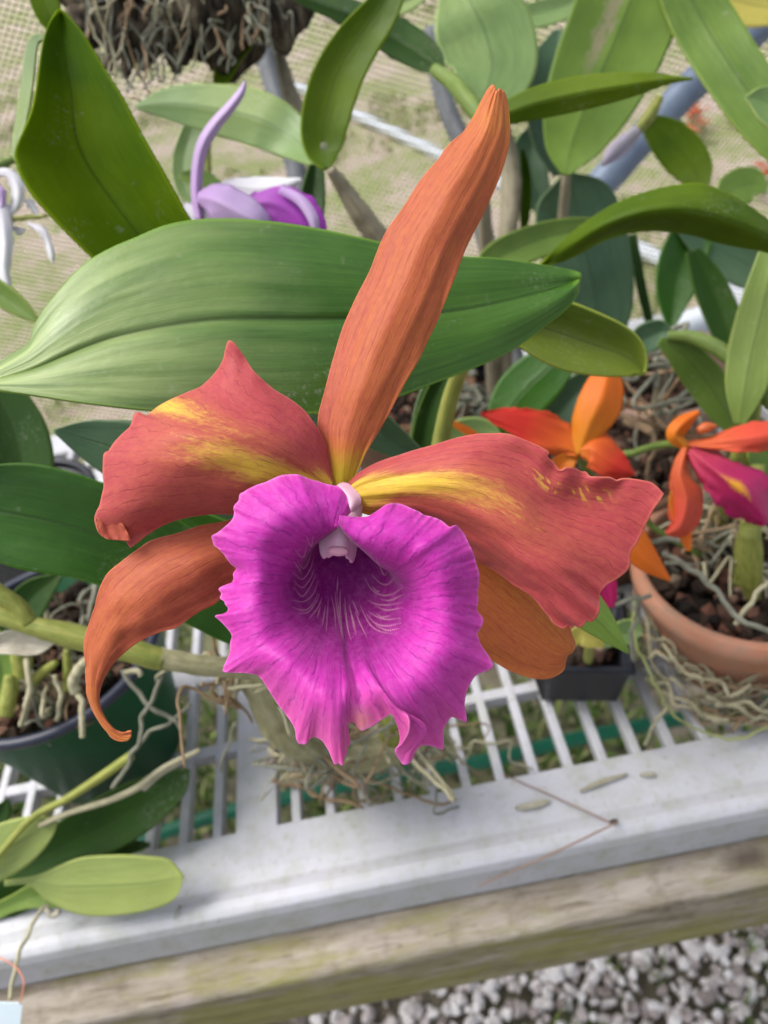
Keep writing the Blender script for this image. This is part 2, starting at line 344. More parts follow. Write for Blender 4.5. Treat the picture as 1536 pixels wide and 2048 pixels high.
def petal_mat(name, rose, orange, yellow, vein, rough=0.55, tr=0.33, fine=1.0, freq=50.0, streak=0.40, grain=0.3):
    m = MB(name, rough, 0.3)
    st = m.noise(m.scale(m.uv(), (11, 2.6, 1)), 2.2, 5, 0.65, 0.4)
    mott = m.noise(m.obj(), 420, 4, 0.7); mott2 = m.noise(m.scale(m.uv(), (26, 13, 1)), 1.6, 5, 0.7)
    yel = m.attr('yel'); org = m.attr('org')
    warm = m.math('ADD', m.math('MULTIPLY', org, 0.32), m.math('MULTIPLY', yel, 1.0))
    warm = m.math('ADD', warm, m.math('MULTIPLY', m.math('SUBTRACT', st, 0.5), streak))
    warm = m.math('ADD', warm, m.math('MULTIPLY', m.math('SUBTRACT', mott2, 0.5), 0.70))
    warm = m.math('ADD', warm, m.math('MULTIPLY', m.math('SUBTRACT', mott, 0.5), 0.22), clamp=True)
    mid = tuple(a * .45 + b * .55 for a, b in zip(orange, yellow))
    c = m.ramp(warm, [(0.0, rose), (0.38, orange), (0.62, mid), (0.88, yellow)])
    # longitudinal veins, gently wandering, with side branches
    dis = m.noise(m.scale(m.uv(), (3, 5, 1)), 2.0, 3)
    vec = m.scale(m.uv(), (1, 1, 1)); cmb = m.t.nodes.new('ShaderNodeCombineXYZ'); su = m.sep(vec)
    uu = m.math('ADD', su[0], m.math('MULTIPLY', m.math('SUBTRACT', dis, 0.5), 0.09))
    w1 = m.math('ABSOLUTE', m.math('SINE', m.math('MULTIPLY', uu, freq)))
    gap = m.map(m.noise(m.scale(m.uv(), (16, 6, 1)), 2.2, 4), 0.34, 0.62)
    v1 = m.math('MULTIPLY', m.map(w1, 0.0, 0.30, 1, 0), gap)
    w2 = m.vor(m.scale(m.uv(), (34, 9, 1)), 1.0, 'DISTANCE_TO_EDGE'); v2 = m.map(w2, 0.0, 0.07, 0.22, 0)
    vv = m.math('MULTIPLY', m.math('MAXIMUM', v1, v2), 0.62 * fine)
    c = m.mix(vv, c, vein)
    c = m.mix(m.map(mott, 0.35, 0.75, 0, 0.25), c, tuple(min(1, x * 1.35 + 0.03) for x in rose))
    # pale rim
    c = m.mix(m.map(m.attr('edge'), 0.0, 0.012, 0.55, 0), c, tuple(min(1, x * 1.3 + 0.05) for x in orange))
    m.color(c)
    h = m.math('SUBTRACT', m.math('ADD', m.math('MULTIPLY', mott, 0.7), m.math('MULTIPLY', st, grain)), m.math('MULTIPLY', v1, 0.3))
    m.bump(h, 0.5, 0.0005)
    m.b.inputs['Sheen Weight'].default_value = 0.12
    m.translucent(tr)
    return m.m
ROSE = (0.49, 0.066, 0.078); ORNG = (0.58, 0.145, 0.035); YELL = (0.88, 0.64, 0.07); VEIN = (0.20, 0.010, 0.02)
M_PETAL = petal_mat('petal_rose', ROSE, (0.56, 0.13, 0.07), YELL, VEIN, fine=0.85, freq=58.0)
M_SEPAL = petal_mat('sepal_orange', (0.47, 0.085, 0.055), (0.62, 0.195, 0.04), (0.62, 0.50, 0.02), (0.19, 0.014, 0.012), fine=0.8, freq=40.0, streak=0.22, grain=0.1)

def lip_mat():
    m = MB('lip_magenta', 0.5, 0.3)
    dark, pink, gold = m.attr('dark'), m.attr('pink'), m.attr('gold')
    st = m.noise(m.scale(m.uv(), (60, 3.5, 1)), 2.0, 5, 0.6, 0.4); mott = m.noise(m.obj(), 420, 3, 0.7)
    c = m.mix(m.map(st, 0.3, 0.7), (0.52, 0.011, 0.35), (0.65, 0.045, 0.47))
    c = m.mix(pink, c, (0.80, 0.11, 0.42))
    c = m.mix(m.map(m.attr('cream'), 0, 1), c, (0.86, 0.33, 0.30))
    # dark radiating veins with breaks
    dis = m.noise(m.scale(m.uv(), (14, 5, 1)), 1.6, 3); su = m.sep(m.uv())
    uu = m.math('ADD', su[0], m.math('MULTIPLY', m.math('SUBTRACT', dis, 0.5), 0.022))
    w1 = m.math('ABSOLUTE', m.math('SINE', m.math('MULTIPLY', uu, 175.0)))
    gap = m.map(m.noise(m.scale(m.uv(), (45, 3, 1)), 2.0, 3), 0.38, 0.58)
    v1 = m.math('MULTIPLY', m.map(w1, 0.0, 0.4, 1, 0), gap)
    c = m.mix(m.math('MULTIPLY', m.math('MULTIPLY', v1, 0.75), m.map(su[1], 0.75, 1.0, 1, 0.25)), c, (0.30, 0.004, 0.25))
    c = m.mix(dark, c, (0.25, 0.002, 0.18))
    c = m.mix(m.math('MULTIPLY', gold, 0.62), c, (0.80, 0.48, 0.52))
    c = m.mix(m.map(m.attr('edge'), 0.0, 0.02, 0.5, 0), c, (0.85, 0.28, 0.72))
    c = m.mix(m.map(mott, 0.4, 0.75, 0, 0.16), c, (0.85, 0.25, 0.75))
    m.color(c)
    h = m.math('ADD', m.math('MULTIPLY', mott, 0.8), m.math('MULTIPLY', st, 1.0)); h = m.math('SUBTRACT', h, m.math('MULTIPLY', v1, 0.4))
    m.bump(h, 0.4, 0.0005); m.b.inputs['Sheen Weight'].default_value = 0.138
    m.translucent(0.28); return m.m
M_LIP = lip_mat()
def plain(name, c, rough=0.5, var=0.15, sc=60, bump=0.15, spec=0.4, tr=0, c2=None, bd=0.0008):
    m = MB(name, rough, spec); n = m.noise(m.obj(), sc, 5, 0.6)
    cc = m.mix(m.map(n, 0.3, 0.7), c, c2 if c2 else tuple(max(0, x * (1 - var * 2)) for x in c)); m.color(cc)
    if bump: m.bump(n, bump, bd)
    if tr: m.translucent(tr)
    return m.m
M_COLUMN = plain('column_blush', (0.80, 0.42, 0.58), 0.4, 0.1, 180, 0.2, tr=0.25, c2=(0.86, 0.60, 0.72))
M_CAP = plain('anther_cap', (0.80, 0.42, 0.54), 0.4, 0.06, 200, 0.2, tr=0.2)
M_CANE = stem_mat('cane_grey_brown', (0.22, 0.19, 0.13), (0.34, 0.30, 0.20))
M_CANEG = stem_mat('cane_green', (0.20, 0.24, 0.045), (0.33, 0.33, 0.08), 0.5)
M_BULB = stem_mat('pseudobulb_tan', (0.26, 0.24, 0.12), (0.40, 0.37, 0.22))
M_SHEATH = stem_mat('papery_sheath', (0.42, 0.38, 0.29), (0.58, 0.54, 0.44))
M_ROOT = stem_mat('root_cream', (0.33, 0.30, 0.18), (0.47, 0.44, 0.30), 0.75, 0.4, 200)
M_ROOTG = stem_mat('root_grey', (0.15, 0.15, 0.11), (0.30, 0.30, 0.23), 0.8, 0.4, 200)
M_ROOTB = stem_mat('root_brown', (0.20, 0.13, 0.07), (0.40, 0.28, 0.17), 0.8, 0.4, 200)
M_STEM = stem_mat('flower_stem_green', (0.10, 0.17, 0.03), (0.18, 0.24, 0.05), 0.5)

# ================================================================== SETTING
def GY(px, py, Y):
    r = _F + (px - 768) / FPX * _R + (1024 - py) / FPX * _U
    return CAM + r * (Y / r[1])
# lawn and bare soil
m = MB('lawn_and_soil', 0.95, 0.1)
n1 = m.noise(m.obj(), 2.2, 6, 0.65); n2 = m.noise(m.obj(), 28, 5, 0.7); n3 = m.noise(m.obj(), 110, 3, 0.6)
c = m.mix(m.map(n2, 0.35, 0.66), (0.64, 0.50, 0.41), (0.84, 0.71, 0.62))
g = m.mix(m.map(n3, 0.35, 0.65), (0.26, 0.34, 0.10), (0.52, 0.56, 0.26))
c = m.mix(m.map(m.math('ADD', m.math('MULTIPLY', n1, 0.6), m.math('MULTIPLY', n2, 0.55)), 0.515, 0.64), c, g)
# near the bench the ground is darker and weedy
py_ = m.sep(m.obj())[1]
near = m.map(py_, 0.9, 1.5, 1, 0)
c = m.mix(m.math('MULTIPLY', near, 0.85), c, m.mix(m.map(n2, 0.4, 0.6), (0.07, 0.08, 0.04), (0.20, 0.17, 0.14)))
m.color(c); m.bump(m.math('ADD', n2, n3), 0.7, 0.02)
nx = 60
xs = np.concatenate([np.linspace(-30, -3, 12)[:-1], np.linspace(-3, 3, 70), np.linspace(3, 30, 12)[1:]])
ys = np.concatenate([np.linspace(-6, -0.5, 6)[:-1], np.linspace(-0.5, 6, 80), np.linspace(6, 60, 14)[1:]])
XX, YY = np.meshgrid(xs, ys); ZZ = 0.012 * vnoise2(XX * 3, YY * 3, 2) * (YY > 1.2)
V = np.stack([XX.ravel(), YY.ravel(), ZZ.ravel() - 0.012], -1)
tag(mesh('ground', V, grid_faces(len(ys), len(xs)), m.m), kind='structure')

# pale gravel in front of the bench
m = MB('pale_gravel', 0.9, 0.2); t = m.attr('tint')
c = m.ramp(t, [(0.0, (0.22, 0.18, 0.16)), (0.2, (0.46, 0.40, 0.38)), (0.45, (0.62, 0.57, 0.55)), (1.0, (0.86, 0.83, 0.81))])
c = m.mix(m.map(m.noise(m.obj(), 150, 4), 0.4, 0.8, 0, 0.5), c, (0.3, 0.27, 0.25)); m.color(c); m.bump(m.noise(m.obj(), 250, 3), 0.5, 0.002)
r = np.random.default_rng(3); pts = []; sz = []
for k in range(9000):
    x, y = r.uniform(-0.75, 0.85), r.uniform(-0.25, 0.62)
    s = r.uniform(0.0055, 0.0125) * (1.25 if r.random() < 0.12 else 1)
    pts.append((x, y, s * 0.35 + r.uniform(0, 0.011))); sz.append(s)
tag(rocks('gravel', pts, sz, m.m, sub=1, seed=4, amp=.45), kind='stuff')

# weeds and short grass under and behind the bench, and tufts on the lawn
def blades(name, xy, h, w, mat, seed=0, z=0.0):
    r = np.random.default_rng(seed); n = len(xy); a = r.uniform(0, 2 * math.pi, n); ln = h * r.uniform(.5, 1.2, n); wd = w * r.uniform(.6, 1.3, n)
    lean = r.uniform(.2, .9, n); b = a + r.uniform(-1, 1, n)
    d = np.stack([np.cos(a), np.sin(a), 0 * a], -1); s = np.stack([-np.sin(b), np.cos(b), 0 * a], -1); up = np.array([0, 0, 1.0])
    p = np.stack([xy[:, 0], xy[:, 1], np.full(n, z)], -1)
    V = np.stack([p - s * wd[:, None], p + s * wd[:, None],
                  p + s * wd[:, None] * .8 + (up * .6 + d * lean[:, None] * .3) * ln[:, None], p - s * wd[:, None] * .8 + (up * .6 + d * lean[:, None] * .3) * ln[:, None],
                  p + (up * .85 + d * lean[:, None]) * ln[:, None]], 1).reshape(-1, 3)
    F = []
    for k in range(n): q = 5 * k; F += [[q, q + 1, q + 2, q + 3], [q + 3, q + 2, q + 4]]
    return mesh(name, V, F, mat, attrs={'tint': np.repeat(r.uniform(0, 1, n), 5)})
m = MB('weed_green', 0.6, 0.3); t = m.attr('tint'); c = m.ramp(t, [(0, (0.035, 0.085, 0.015)), (0.6, (0.11, 0.20, 0.035)), (0.9, (0.26, 0.32, 0.09)), (1, (0.45, 0.38, 0.22))]); m.color(c); m.translucent(0.3)
xy = np.stack([r.uniform(-1.0, 1.3, 15000), r.uniform(0.42, 1.6, 15000)], -1); xy = xy[vnoise2(xy[:, 0] * 7, xy[:, 1] * 7, 8) > -0.35]
tag(blades('weeds', xy, 0.055, 0.0045, m.m, 5), kind='stuff')
xy = np.stack([r.uniform(-0.7, 0.85, 9000), r.uniform(-0.2, 0.6, 9000)], -1); xy = xy[vnoise2(xy[:, 0] * 9, xy[:, 1] * 9, 12) > 0.22]
tag(blades('gravel_grass', xy, 0.035, 0.0022, m.m, 6), kind='stuff')
m = MB('lawn_blades', 0.7, 0.2); t = m.attr('tint'); c = m.ramp(t, [(0, (0.14, 0.22, 0.04)), (0.5, (0.30, 0.38, 0.10)), (1, (0.60, 0.52, 0.33))]); m.color(c); m.translucent(0.3)
xy = np.stack([r.uniform(-3.2, 4.2, 42000), 1.5 + 6 * r.uniform(0, 1, 42000) ** 1.3], -1); xy = xy[vnoise2(xy[:, 0] * 2.2, xy[:, 1] * 2.2, 18) + .4 * vnoise2(xy[:, 0] * 9, xy[:, 1] * 9, 19) > 0.38]
tag(blades('grass', xy, 0.05, 0.006, m.m, 7), kind='stuff')

# shade net behind the bench: knitted strands
def net():
    Y = 1.34; sp = 0.0082; x0, x1, z0, z1 = -1.15, 1.75, 0.0, 1.9
    V = []; F = []
    def strand(p, q, w, yo):
        p = np.array(p, float); q = np.array(q, float); t = (q - p) / np.linalg.norm(q - p); s = np.array([-t[2], 0, t[0]]) * w
        k = len(V); n = np.array([0, w, 0]); o = np.array([0, yo, 0])
        for a in (p + o, q + o): V.extend([a + s, a - n, a - s, a + n])
        for j in range(4): F.append([k + j, k + (j + 1) % 4, k + 4 + (j + 1) % 4, k + 4 + j])
    def family(ang, w, yo):
        d = np.array([math.cos(ang), math.sin(ang)]); nrm = np.array([-d[1], d[0]]); cs = [np.dot(nrm, (x, z)) for x in (x0, x1) for z in (z0, z1)]
        k = min(cs) + sp
        while k < max(cs):
            ts = []
            for lo, hi, ax in ((x0, x1, 0), (z0, z1, 1)):
                a = (lo - nrm[ax] * k) / d[ax]; b = (hi - nrm[ax] * k) / d[ax]; ts.append((min(a, b), max(a, b)))
            a = max(ts[0][0], ts[1][0]); b = min(ts[0][1], ts[1][1])
            if b - a > .01: p = nrm * k; strand((p[0] + d[0] * a, Y, p[1] + d[1] * a), (p[0] + d[0] * b, Y, p[1] + d[1] * b), w, yo)
            k += sp
    family(R(-24), .0014, 0); family(R(48), .0009, .0023)
    m = MB('net_thread', 0.7, 0.2); m.color((0.10, 0.09, 0.065))
    return tag(mesh('shade_net', np.array(V), F, m.m, smooth=False), 'fine dark knitted shade net stretched upright behind the orchid bench, with lawn beyond it', 'shade net')
net()

# things on the lawn beyond the net
M_PIPEW = plain('pipe_white', (0.75, 0.80, 0.86), 0.4, 0.1, 30, 0.05)
a = G(640, 195, 0.02); b = G(1560, 632, 0.02); dirv = b - a
pts = [a - dirv * 0.15, a, a + dirv * .3, a + dirv * .65, b, b + dirv * .2]
tag(tube('water_pipe', pts, 0.026, M_PIPEW, n=50, ns=12, world_pts=True), 'long pale white pipe lying straight across the lawn behind the net', 'pipe')
M_ORF = plain('orange_petals', (0.85, 0.16, 0.05), 0.6, 0.1, 50, 0, c2=(0.75, 0.24, 0.10), tr=0.3)
def flower_patch(px0, px1, py0, py1, n, label, seed):
    r = np.random.default_rng(seed); c0 = G((px0 + px1) / 2, (py0 + py1) / 2, 0)
    t = thing('orange_flower_clump', c0, label, 'flowers', 'orange flower clumps beyond the net'); V = []; F = []
    st = []
    for k in range(n):
        p = G(r.uniform(px0, px1), r.uniform(py0, py1), 0.0); h = r.uniform(.04, .1)
        v, f, _ = tube_np([p, p + [0.005, 0, h * .5], p + [0.0, 0.004, h]], 0.002, 5); st.append((v, f))
        for q in range(5):
            a = q * 1.257 + r.uniform(0, .4); o = len(V); c1 = p + [0, 0, h]; d = np.array([math.cos(a), math.sin(a), 0.35]); s = np.array([-math.sin(a), math.cos(a), 0]); L = r.uniform(.018, .032)
            V.extend([c1, c1 + d * L * .6 + s * L * .35, c1 + d * L, c1 + d * L * .6 - s * L * .35]); F.append([o, o + 1, o + 2, o + 3])
    mesh('blossom', np.array(V), F, M_ORF, t, solid=0.001); v, f = join_np(st); mesh('stem', v, f, M_STEM, t)
flower_patch(1375, 1405, 240, 292, 16, 'larger orange blossom clump on the lawn beyond the net, right of the grey pipe', 1)
flower_patch(1440, 1485, 238, 258, 8, 'short orange blossom clump beyond the net, just right of the larger clump', 2)
flower_patch(1508, 1545, 375, 402, 8, 'orange blossom clump at the right edge, nearest one beyond the net', 3)

# ------------------------------------------------------------------ bench
TOP = 0.75
def plastic():
    m = MB('white_bench_plastic', 0.42, 0.5)
    n1 = m.noise(m.obj(), 9, 6, 0.65); n2 = m.noise(m.obj(), 60, 5, 0.7); n3 = m.noise(m.scale(m.obj(), (25, 3, 3)), 6, 4, 0.6)
    c = m.mix(m.map(n1, 0.42, 0.72, 0, 0.55), (0.50, 0.50, 0.545), (0.33, 0.355, 0.30))
    c = m.mix(m.map(n2, 0.46, 0.70, 0, 0.5), c, (0.30, 0.31, 0.20))
    n4 = m.noise(m.obj(), 240, 3, 0.6); c = m.mix(m.map(n4, 0.62, 0.72, 0, 0.5), c, (0.30, 0.27, 0.20))
    m.color(c); m.rough(m.map(n1, .3, .7, .45, .7)); m.bump(m.math('ADD', n2, n4), 0.12, 0.001); return m.m
M_PLAS = plastic()
def bench():
    t = thing('bench', (0, 0.2, 0.0), 'white moulded plastic slatted greenhouse bench, dirty and green stained, under all the orchid pots', 'bench')
    x0, x1 = -0.9, 1.15; sp = 0.0235
    bx = []
    # slats
    xw = G(512, 1560, TOP)[0]        # the broad lengthwise bar
    k0 = int((x0 - xw) / sp) - 1
    yend = .76
    for k in range(k0, int((x1 - xw) / sp) + 1):
        x = xw + k * sp + (0.004 if k > 0 else -0.004)
        if abs(k) < 1 or x < x0 or x > x1: continue
        if abs((k * sp) % 0.43 - 0.0) < 0.001: continue
        bx.append(box_np(x - .0032, x + .0032, .2565, yend, TOP - .013, TOP - .0006))
    for q in range(-2, 3):
        x = xw + q * 0.47
        if x0 < x < x1: bx.append(box_np(x - .0145, x + .0145, .2565, yend, TOP - .013, TOP - .0002))
    y = .327
    for q in range(12):
        w = .0042 if q % 2 == 0 else .012
        if y < yend: bx.append(box_np(x0, x1, y - w, y + w, TOP - .0135, TOP - .001 - .0002 * (q % 2)))
        y += 0.075
    bx.append(box_np(x0, x1, yend - .001, yend + .04, TOP - .014, TOP))
    v, f = join_np(bx)
    o = mesh('slatted_top', v, f, M_PLAS, t, smooth=False); b = o.modifiers.new('bevel', 'BEVEL'); b.width = 0.0012; b.segments = 2
    # front rail: one extruded profile with a raised bead and a fascia
    pr = [(.2595, TOP), (.232, TOP + .0003), (.2235, TOP - .0008), (.2195, TOP + .0012), (.2145, TOP + .0030), (.2095, TOP + .0026), (.2058, TOP + .0002), (.2040, TOP - .006), (.2030, TOP - .034), (.2045, TOP - .036),
          (.2075, TOP - .034), (.2090, TOP - .012), (.2200, TOP - .010), (.2595, TOP - .012)]
    n = 60; X = np.linspace(x0, x1, n)
    V = np.array([(x, a + 0.0004 * vnoise(x * 9, 2), b + .0003 * vnoise(x * 11 + j * .1, 3)) for x in X for j, (a, b) in enumerate(pr)])
    F = grid_faces(n, len(pr), True).tolist(); F.append(list(range(len(pr)))); F.append([(n - 1) * len(pr) + k for k in range(len(pr))][::-1])
    o = mesh('front_rail', V, F, M_PLAS, t, smooth=False); b = o.modifiers.new('bevel', 'BEVEL'); b.width = 0.0016; b.segments = 3; b.limit_method = 'ANGLE'; b.angle_limit = R(25)
    for x in (-0.85, 1.1):
        for y in (.32, .74):
            mesh('leg', *box_np(x - .025, x + .025, y - .025, y + .025, 0, TOP - .014), M_PLAS, t, smooth=False)
bench()
def beam():
    m = MB('weathered_timber', 0.85, 0.2)
    o = m.obj(); s1 = m.noise(m.scale(o, (9, 55, 55)), 1.6, 7, 0.7, 0.5); s2 = m.noise(m.scale(o, (20, 160, 160)), 1.6, 5, 0.7); bl = m.noise(o, 26, 6, 0.65); al = m.noise(m.scale(o, (5, 14, 14)), 2.4, 6, 0.65)
    c = m.ramp(s1, [(0.25, (0.13, 0.10, 0.07)), (0.42, (0.26, 0.22, 0.16)), (0.58, (0.38, 0.335, 0.27)), (0.75, (0.50, 0.45, 0.39))])
    c = m.mix(m.map(bl, 0.45, 0.7, 0, 0.55), c, (0.42, 0.36, 0.34))
    c = m.mix(m.map(m.noise(o, 60, 4), 0.55, 0.72, 0, 0.6), c, (0.16, 0.13, 0.10))
    low = m.map(m.sep(o)[2], .075, .11, .14, 0)
    c = m.mix(m.map(m.math('ADD', al, low), 0.50, 0.66, 0, 0.75), c, (0.25, 0.24, 0.06))
    c = m.mix(m.map(s2, 0.28, 0.44, 0.7, 0), c, (0.09, 0.07, 0.05))
    for kx, ky, kr in ((1402, 1845, 1.0), (1500, 1715, 1.5), (1135, 1745, .6), (800, 1890, .35)):
        kp = G(kx, ky, TOP - .0365) - np.array([0, .2, .6]); vm = m.t.nodes.new('ShaderNodeVectorMath'); vm.operation = 'DISTANCE'
        m.put(vm.inputs[0], m.scale(o, (1.0, 2.3, 1.0))); vm.inputs[1].default_value = (kp[0], kp[1] * 2.3, kp[2])
        dn = m.math('ADD', vm.outputs['Value'], m.math('MULTIPLY', m.math('SUBTRACT', bl, .5), .02)); c = m.mix(m.map(dn, .004 * kr, .014 * kr, .85, 0), c, (0.075, 0.055, 0.045))
    m.color(c); m.bump(m.math('ADD', m.math('MULTIPLY', s1, 1.0), m.math('MULTIPLY', s2, .7)), 0.8, 0.003)
    t = thing('timber_beam', (0, .2, .6), 'weathered grey-brown timber beam, green with algae, under the bench front edge', 'timber beam')
    zt = TOP - .0365; y0 = GY(768, 1925, .18)[1]
    n = 160; X = np.linspace(-0.9, 1.15, n); pr = []
    for a, b in [((.250, zt), (.1795, zt)), ((.1795, zt), (.1760, zt - .004)), ((.1760, zt - .004), (.1750, zt - .070)), ((.1750, zt - .070), (.1785, zt - .074)), ((.1785, zt - .074), (.250, zt - .074)), ((.250, zt - .074), (.250, zt))]:
        L = math.dist(a, b); k = max(1, int(L / .004))
        for j in range(k): pr.append((a[0] + (b[0] - a[0]) * j / k, a[1] + (b[1] - a[1]) * j / k))
    A = np.array(pr); V = []
    for x in X:
        dz = .0012 * vnoise2(A[:, 0] * 220 + 7, A[:, 1] * 220 + x * 5, 4) + .0008 * vnoise(x * 6, 3)
        V.append(np.stack([np.full(len(A), x), A[:, 0] + dz, A[:, 1] + dz * np.where(A[:, 1] > zt - .002, 1, .3) - .0008], -1))
    F = grid_faces(n, len(A), True).tolist(); F.append(list(range(len(A)))); F.append([(n - 1) * len(A) + k for k in range(len(A))][::-1])
    mesh('beam', np.concatenate(V), F, m.m, t)
    for x in (-0.8, 1.05): mesh('post', *box_np(x - .04, x + .04, .185, .245, 0, zt - .0745), m.m, t, smooth=False)
beam()
# green hose beneath the bench
M_HOSE = plain('hose_green', (0.006, 0.15, 0.085), 0.4, 0.2, 20, 0.05)
hz = 0.42
hp = [G(-60, 1800, hz), G(180, 1720, hz), G(400, 1640, hz), G(620, 1585, hz), G(820, 1545, hz), G(980, 1520, hz), G(1150, 1478, hz), G(1400, 1430, hz), G(1620, 1390, hz)]
tag(tube('garden_hose', hp, 0.0085, M_HOSE, n=90, ns=12, world_pts=True), 'green garden hose running behind the slats under the bench', 'hose')
# steel pipe at upper right
m = MB('galvanised_pipe', 0.45, 0.5); c = m.mix(m.map(m.noise(m.obj(), 25, 5), .35, .7), (0.10, 0.13, 0.19), (0.19, 0.235, 0.31)); m.color(c); m.b.inputs['Metallic'].default_value = 0.25; M_STEEL = m.m
tag(tube('steel_pipe', [(1760, -190, .80), (1536, 38, .80), (1390, 165, .80), (1205, 365, .80), (1080, 500, .80)], 0.0165, M_STEEL, n=40, ns=16), 'blue-grey steel pipe slanting down behind the leaves at upper right', 'pipe')
M_POST = stem_mat('post_grey', (0.10, 0.11, 0.12), (0.19, 0.20, 0.21), 0.6)
p0 = P(505, 20, .85); p1 = P(590, 330, .85); p2 = P(640, 620, .85)
tag(tube('support_post', [P(488, -80, .85), p0, p1, p2, P(690, 900, .85)], 0.0115, M_POST, n=40, ns=12, world_pts=True), 'dark grey round post behind the lilac flower, left of centre at the top', 'post')
p1 = P(880, 165, .72)
tag(tube('support_stake', [P(865, 60, .72), P(885, 190, .72), P(935, 320, .72), P(980, 520, .72), P(1040, 760, .72)], 0.0088, M_POST, n=40, ns=12, world_pts=True), 'slim grey stake behind the tall orange sepal, below the dark curled leaf', 'stake')

# ------------------------------------------------------------------ pots
def rimmed_pot(name, c, r0, r1, h, mat, label, rim=0.010, lipt=0.003, ns=72, square=0, yaw=0, rimmat=None, noise=0.0, fill=None, fillz=.82):
    t = thing(name, c, label, 'plant pot')
    pr = [(0.002, 0.001), (r0 - .004, 0.0), (r0, .003), (r1 - .001, h - rim * 1.2), (r1, h - rim * 1.15)]
    inn = [(r1 - .0035, h - rim), (r0 - .003, .006), (0.002, .006)]
    V, F = lathe_np(pr + inn[0:], c, ns, square, yaw)
    mesh('pot_body', V, F, mat, t)
    rp = [(r1 - .0030, h - rim), (r1 + lipt, h - rim), (r1 + lipt + .001, h - rim * .5), (r1 + lipt, h - .001), (r1 + lipt - .0015, h), (r1 - .002, h), (r1 - .0035, h - .002), (r1 - .0030, h - rim)]
    V, F = lathe_np(rp, c, ns, square, yaw); mesh('pot_rim', V, F, rimmat or mat, t)
    if fill:
        r = np.random.default_rng(int(c[0] * 1000) % 999); pts = []; sz = []; rr = r0 + (r1 - r0) * fillz - .008
        for k in range(260):
            a = r.uniform(0, 6.28); q = rr * math.sqrt(r.uniform()); s = r.uniform(.004, .009)
            pts.append((c[0] + q * math.cos(a), c[1] + q * math.sin(a), c[2] + h * fillz - .004 + r.uniform(-.003, .004))); sz.append(s)
        V, F = lathe_np([(0.001, h * fillz - .012), (rr + .006, h * fillz - .012)], c, 40, square, yaw)
        mesh('soil', V, F, fill, t)
        tag(rocks('potting_bark', pts, sz, fill, t, sub=1, seed=8), kind='stuff')
    return t
m = MB('bark_and_lava', 0.9, 0.2); tt = m.attr('tint'); c = m.ramp(tt, [(0, (0.015, 0.012, 0.01)), (0.6, (0.05, 0.032, 0.022)), (0.88, (0.14, 0.06, 0.04)), (1, (0.26, 0.20, 0.14))]); m.color(c); m.bump(m.noise(m.obj(), 300, 4), .8, .002); M_BARK = m.m
M_GREENPOT = plain('pot_green_plastic', (0.003, 0.095, 0.030), 0.45, 0.2, 25, 0.05, c2=(0.002, 0.065, 0.02), spec=.15)
M_RIMBLUE = plain('pot_rim_navy', (0.03, 0.035, 0.06), 0.4, 0.2, 30, 0.05)
m = MB('terracotta', 0.85, 0.2); n = m.noise(m.obj(), 30, 5); n2 = m.noise(m.obj(), 120, 4)
c = m.mix(m.map(n, .35, .7), (0.44, 0.19, 0.11), (0.54, 0.27, 0.18)); c = m.mix(m.map(n2, .45, .68, 0, .6), c, (0.30, 0.22, 0.15)); m.color(c); m.bump(n2, .3, .001); M_TERRA = m.m
M_BLACKP = plain('pot_black_plastic', (0.012, 0.014, 0.022), 0.38, 0.2, 40, 0.05)
M_CLAYB = plain('clay_brown', (0.24, 0.13, 0.07), 0.9, 0.3, 40, 0.4, c2=(0.12, 0.06, 0.03))
M_CLAYP = plain('clay_pinkish', (0.42, 0.27, 0.22), 0.9, 0.2, 40, 0.3, c2=(0.25, 0.16, 0.12))

def under(px, py, h):      # bench point under the pot whose rim centre is seen at px, py and is h above the bench
    p = G(px, py, TOP + h); return (p[0], p[1], TOP + .0005)
GP = under(90, 1282, .125)
rimmed_pot('plant_pot', GP, .052, .074, .125, M_GREENPOT, 'dark green plastic pot with navy rim at lower left on the bench', rimmat=M_RIMBLUE, rim=.006, lipt=.0025, fill=M_BARK, fillz=.86)
TP = under(1500, 1120, .095)
rimmed_pot('plant_pot', TP, .045, .070, .095, M_TERRA, 'orange terracotta pot at the right edge holding the red orchids, roots around its base', rim=.016, lipt=.004, fill=M_BARK, fillz=.90)
b_ = G(1168, 1402, TOP)
BP = (b_[0] + .002, b_[1] + .024, TOP + .0005)
rimmed_pot('plant_pot', BP, .026, .033, .052, M_BLACKP, 'small square black plastic pot on the bench slats under the right petal', square=1.0, yaw=R(-14), ns=48, rim=.006, lipt=.0012, fill=M_BARK, fillz=.85)
rimmed_pot('plant_pot', under(800, 770, .10), .05, .066, .10, M_CLAYB, 'dark brown clay pot showing just right of the tall sepal base', rim=.014, fill=M_BARK)
rimmed_pot('plant_pot', under(1315, 745, .10), .05, .062, .10, M_CLAYP, 'pinkish clay pot full of bark behind the red orchid flowers', rim=.012, fill=M_BARK)
rimmed_pot('plant_pot', under(955, 770, .07), .03, .040, .07, M_BLACKP, 'small round black pot behind the right petal, left of the red orchid', rim=.006, fill=M_BARK)
rimmed_pot('plant_pot', under(40, 1010, .10), .05, .062, .10, M_BLACKP, 'black pot behind the broad leaf at the left edge', rim=.008, fill=M_BARK)
rimmed_pot('plant_pot', under(1210, 900, .10), .055, .070, .10, M_CLAYB, 'brown clay pot in shade directly behind the red orchid flower', rim=.014, fill=M_BARK)

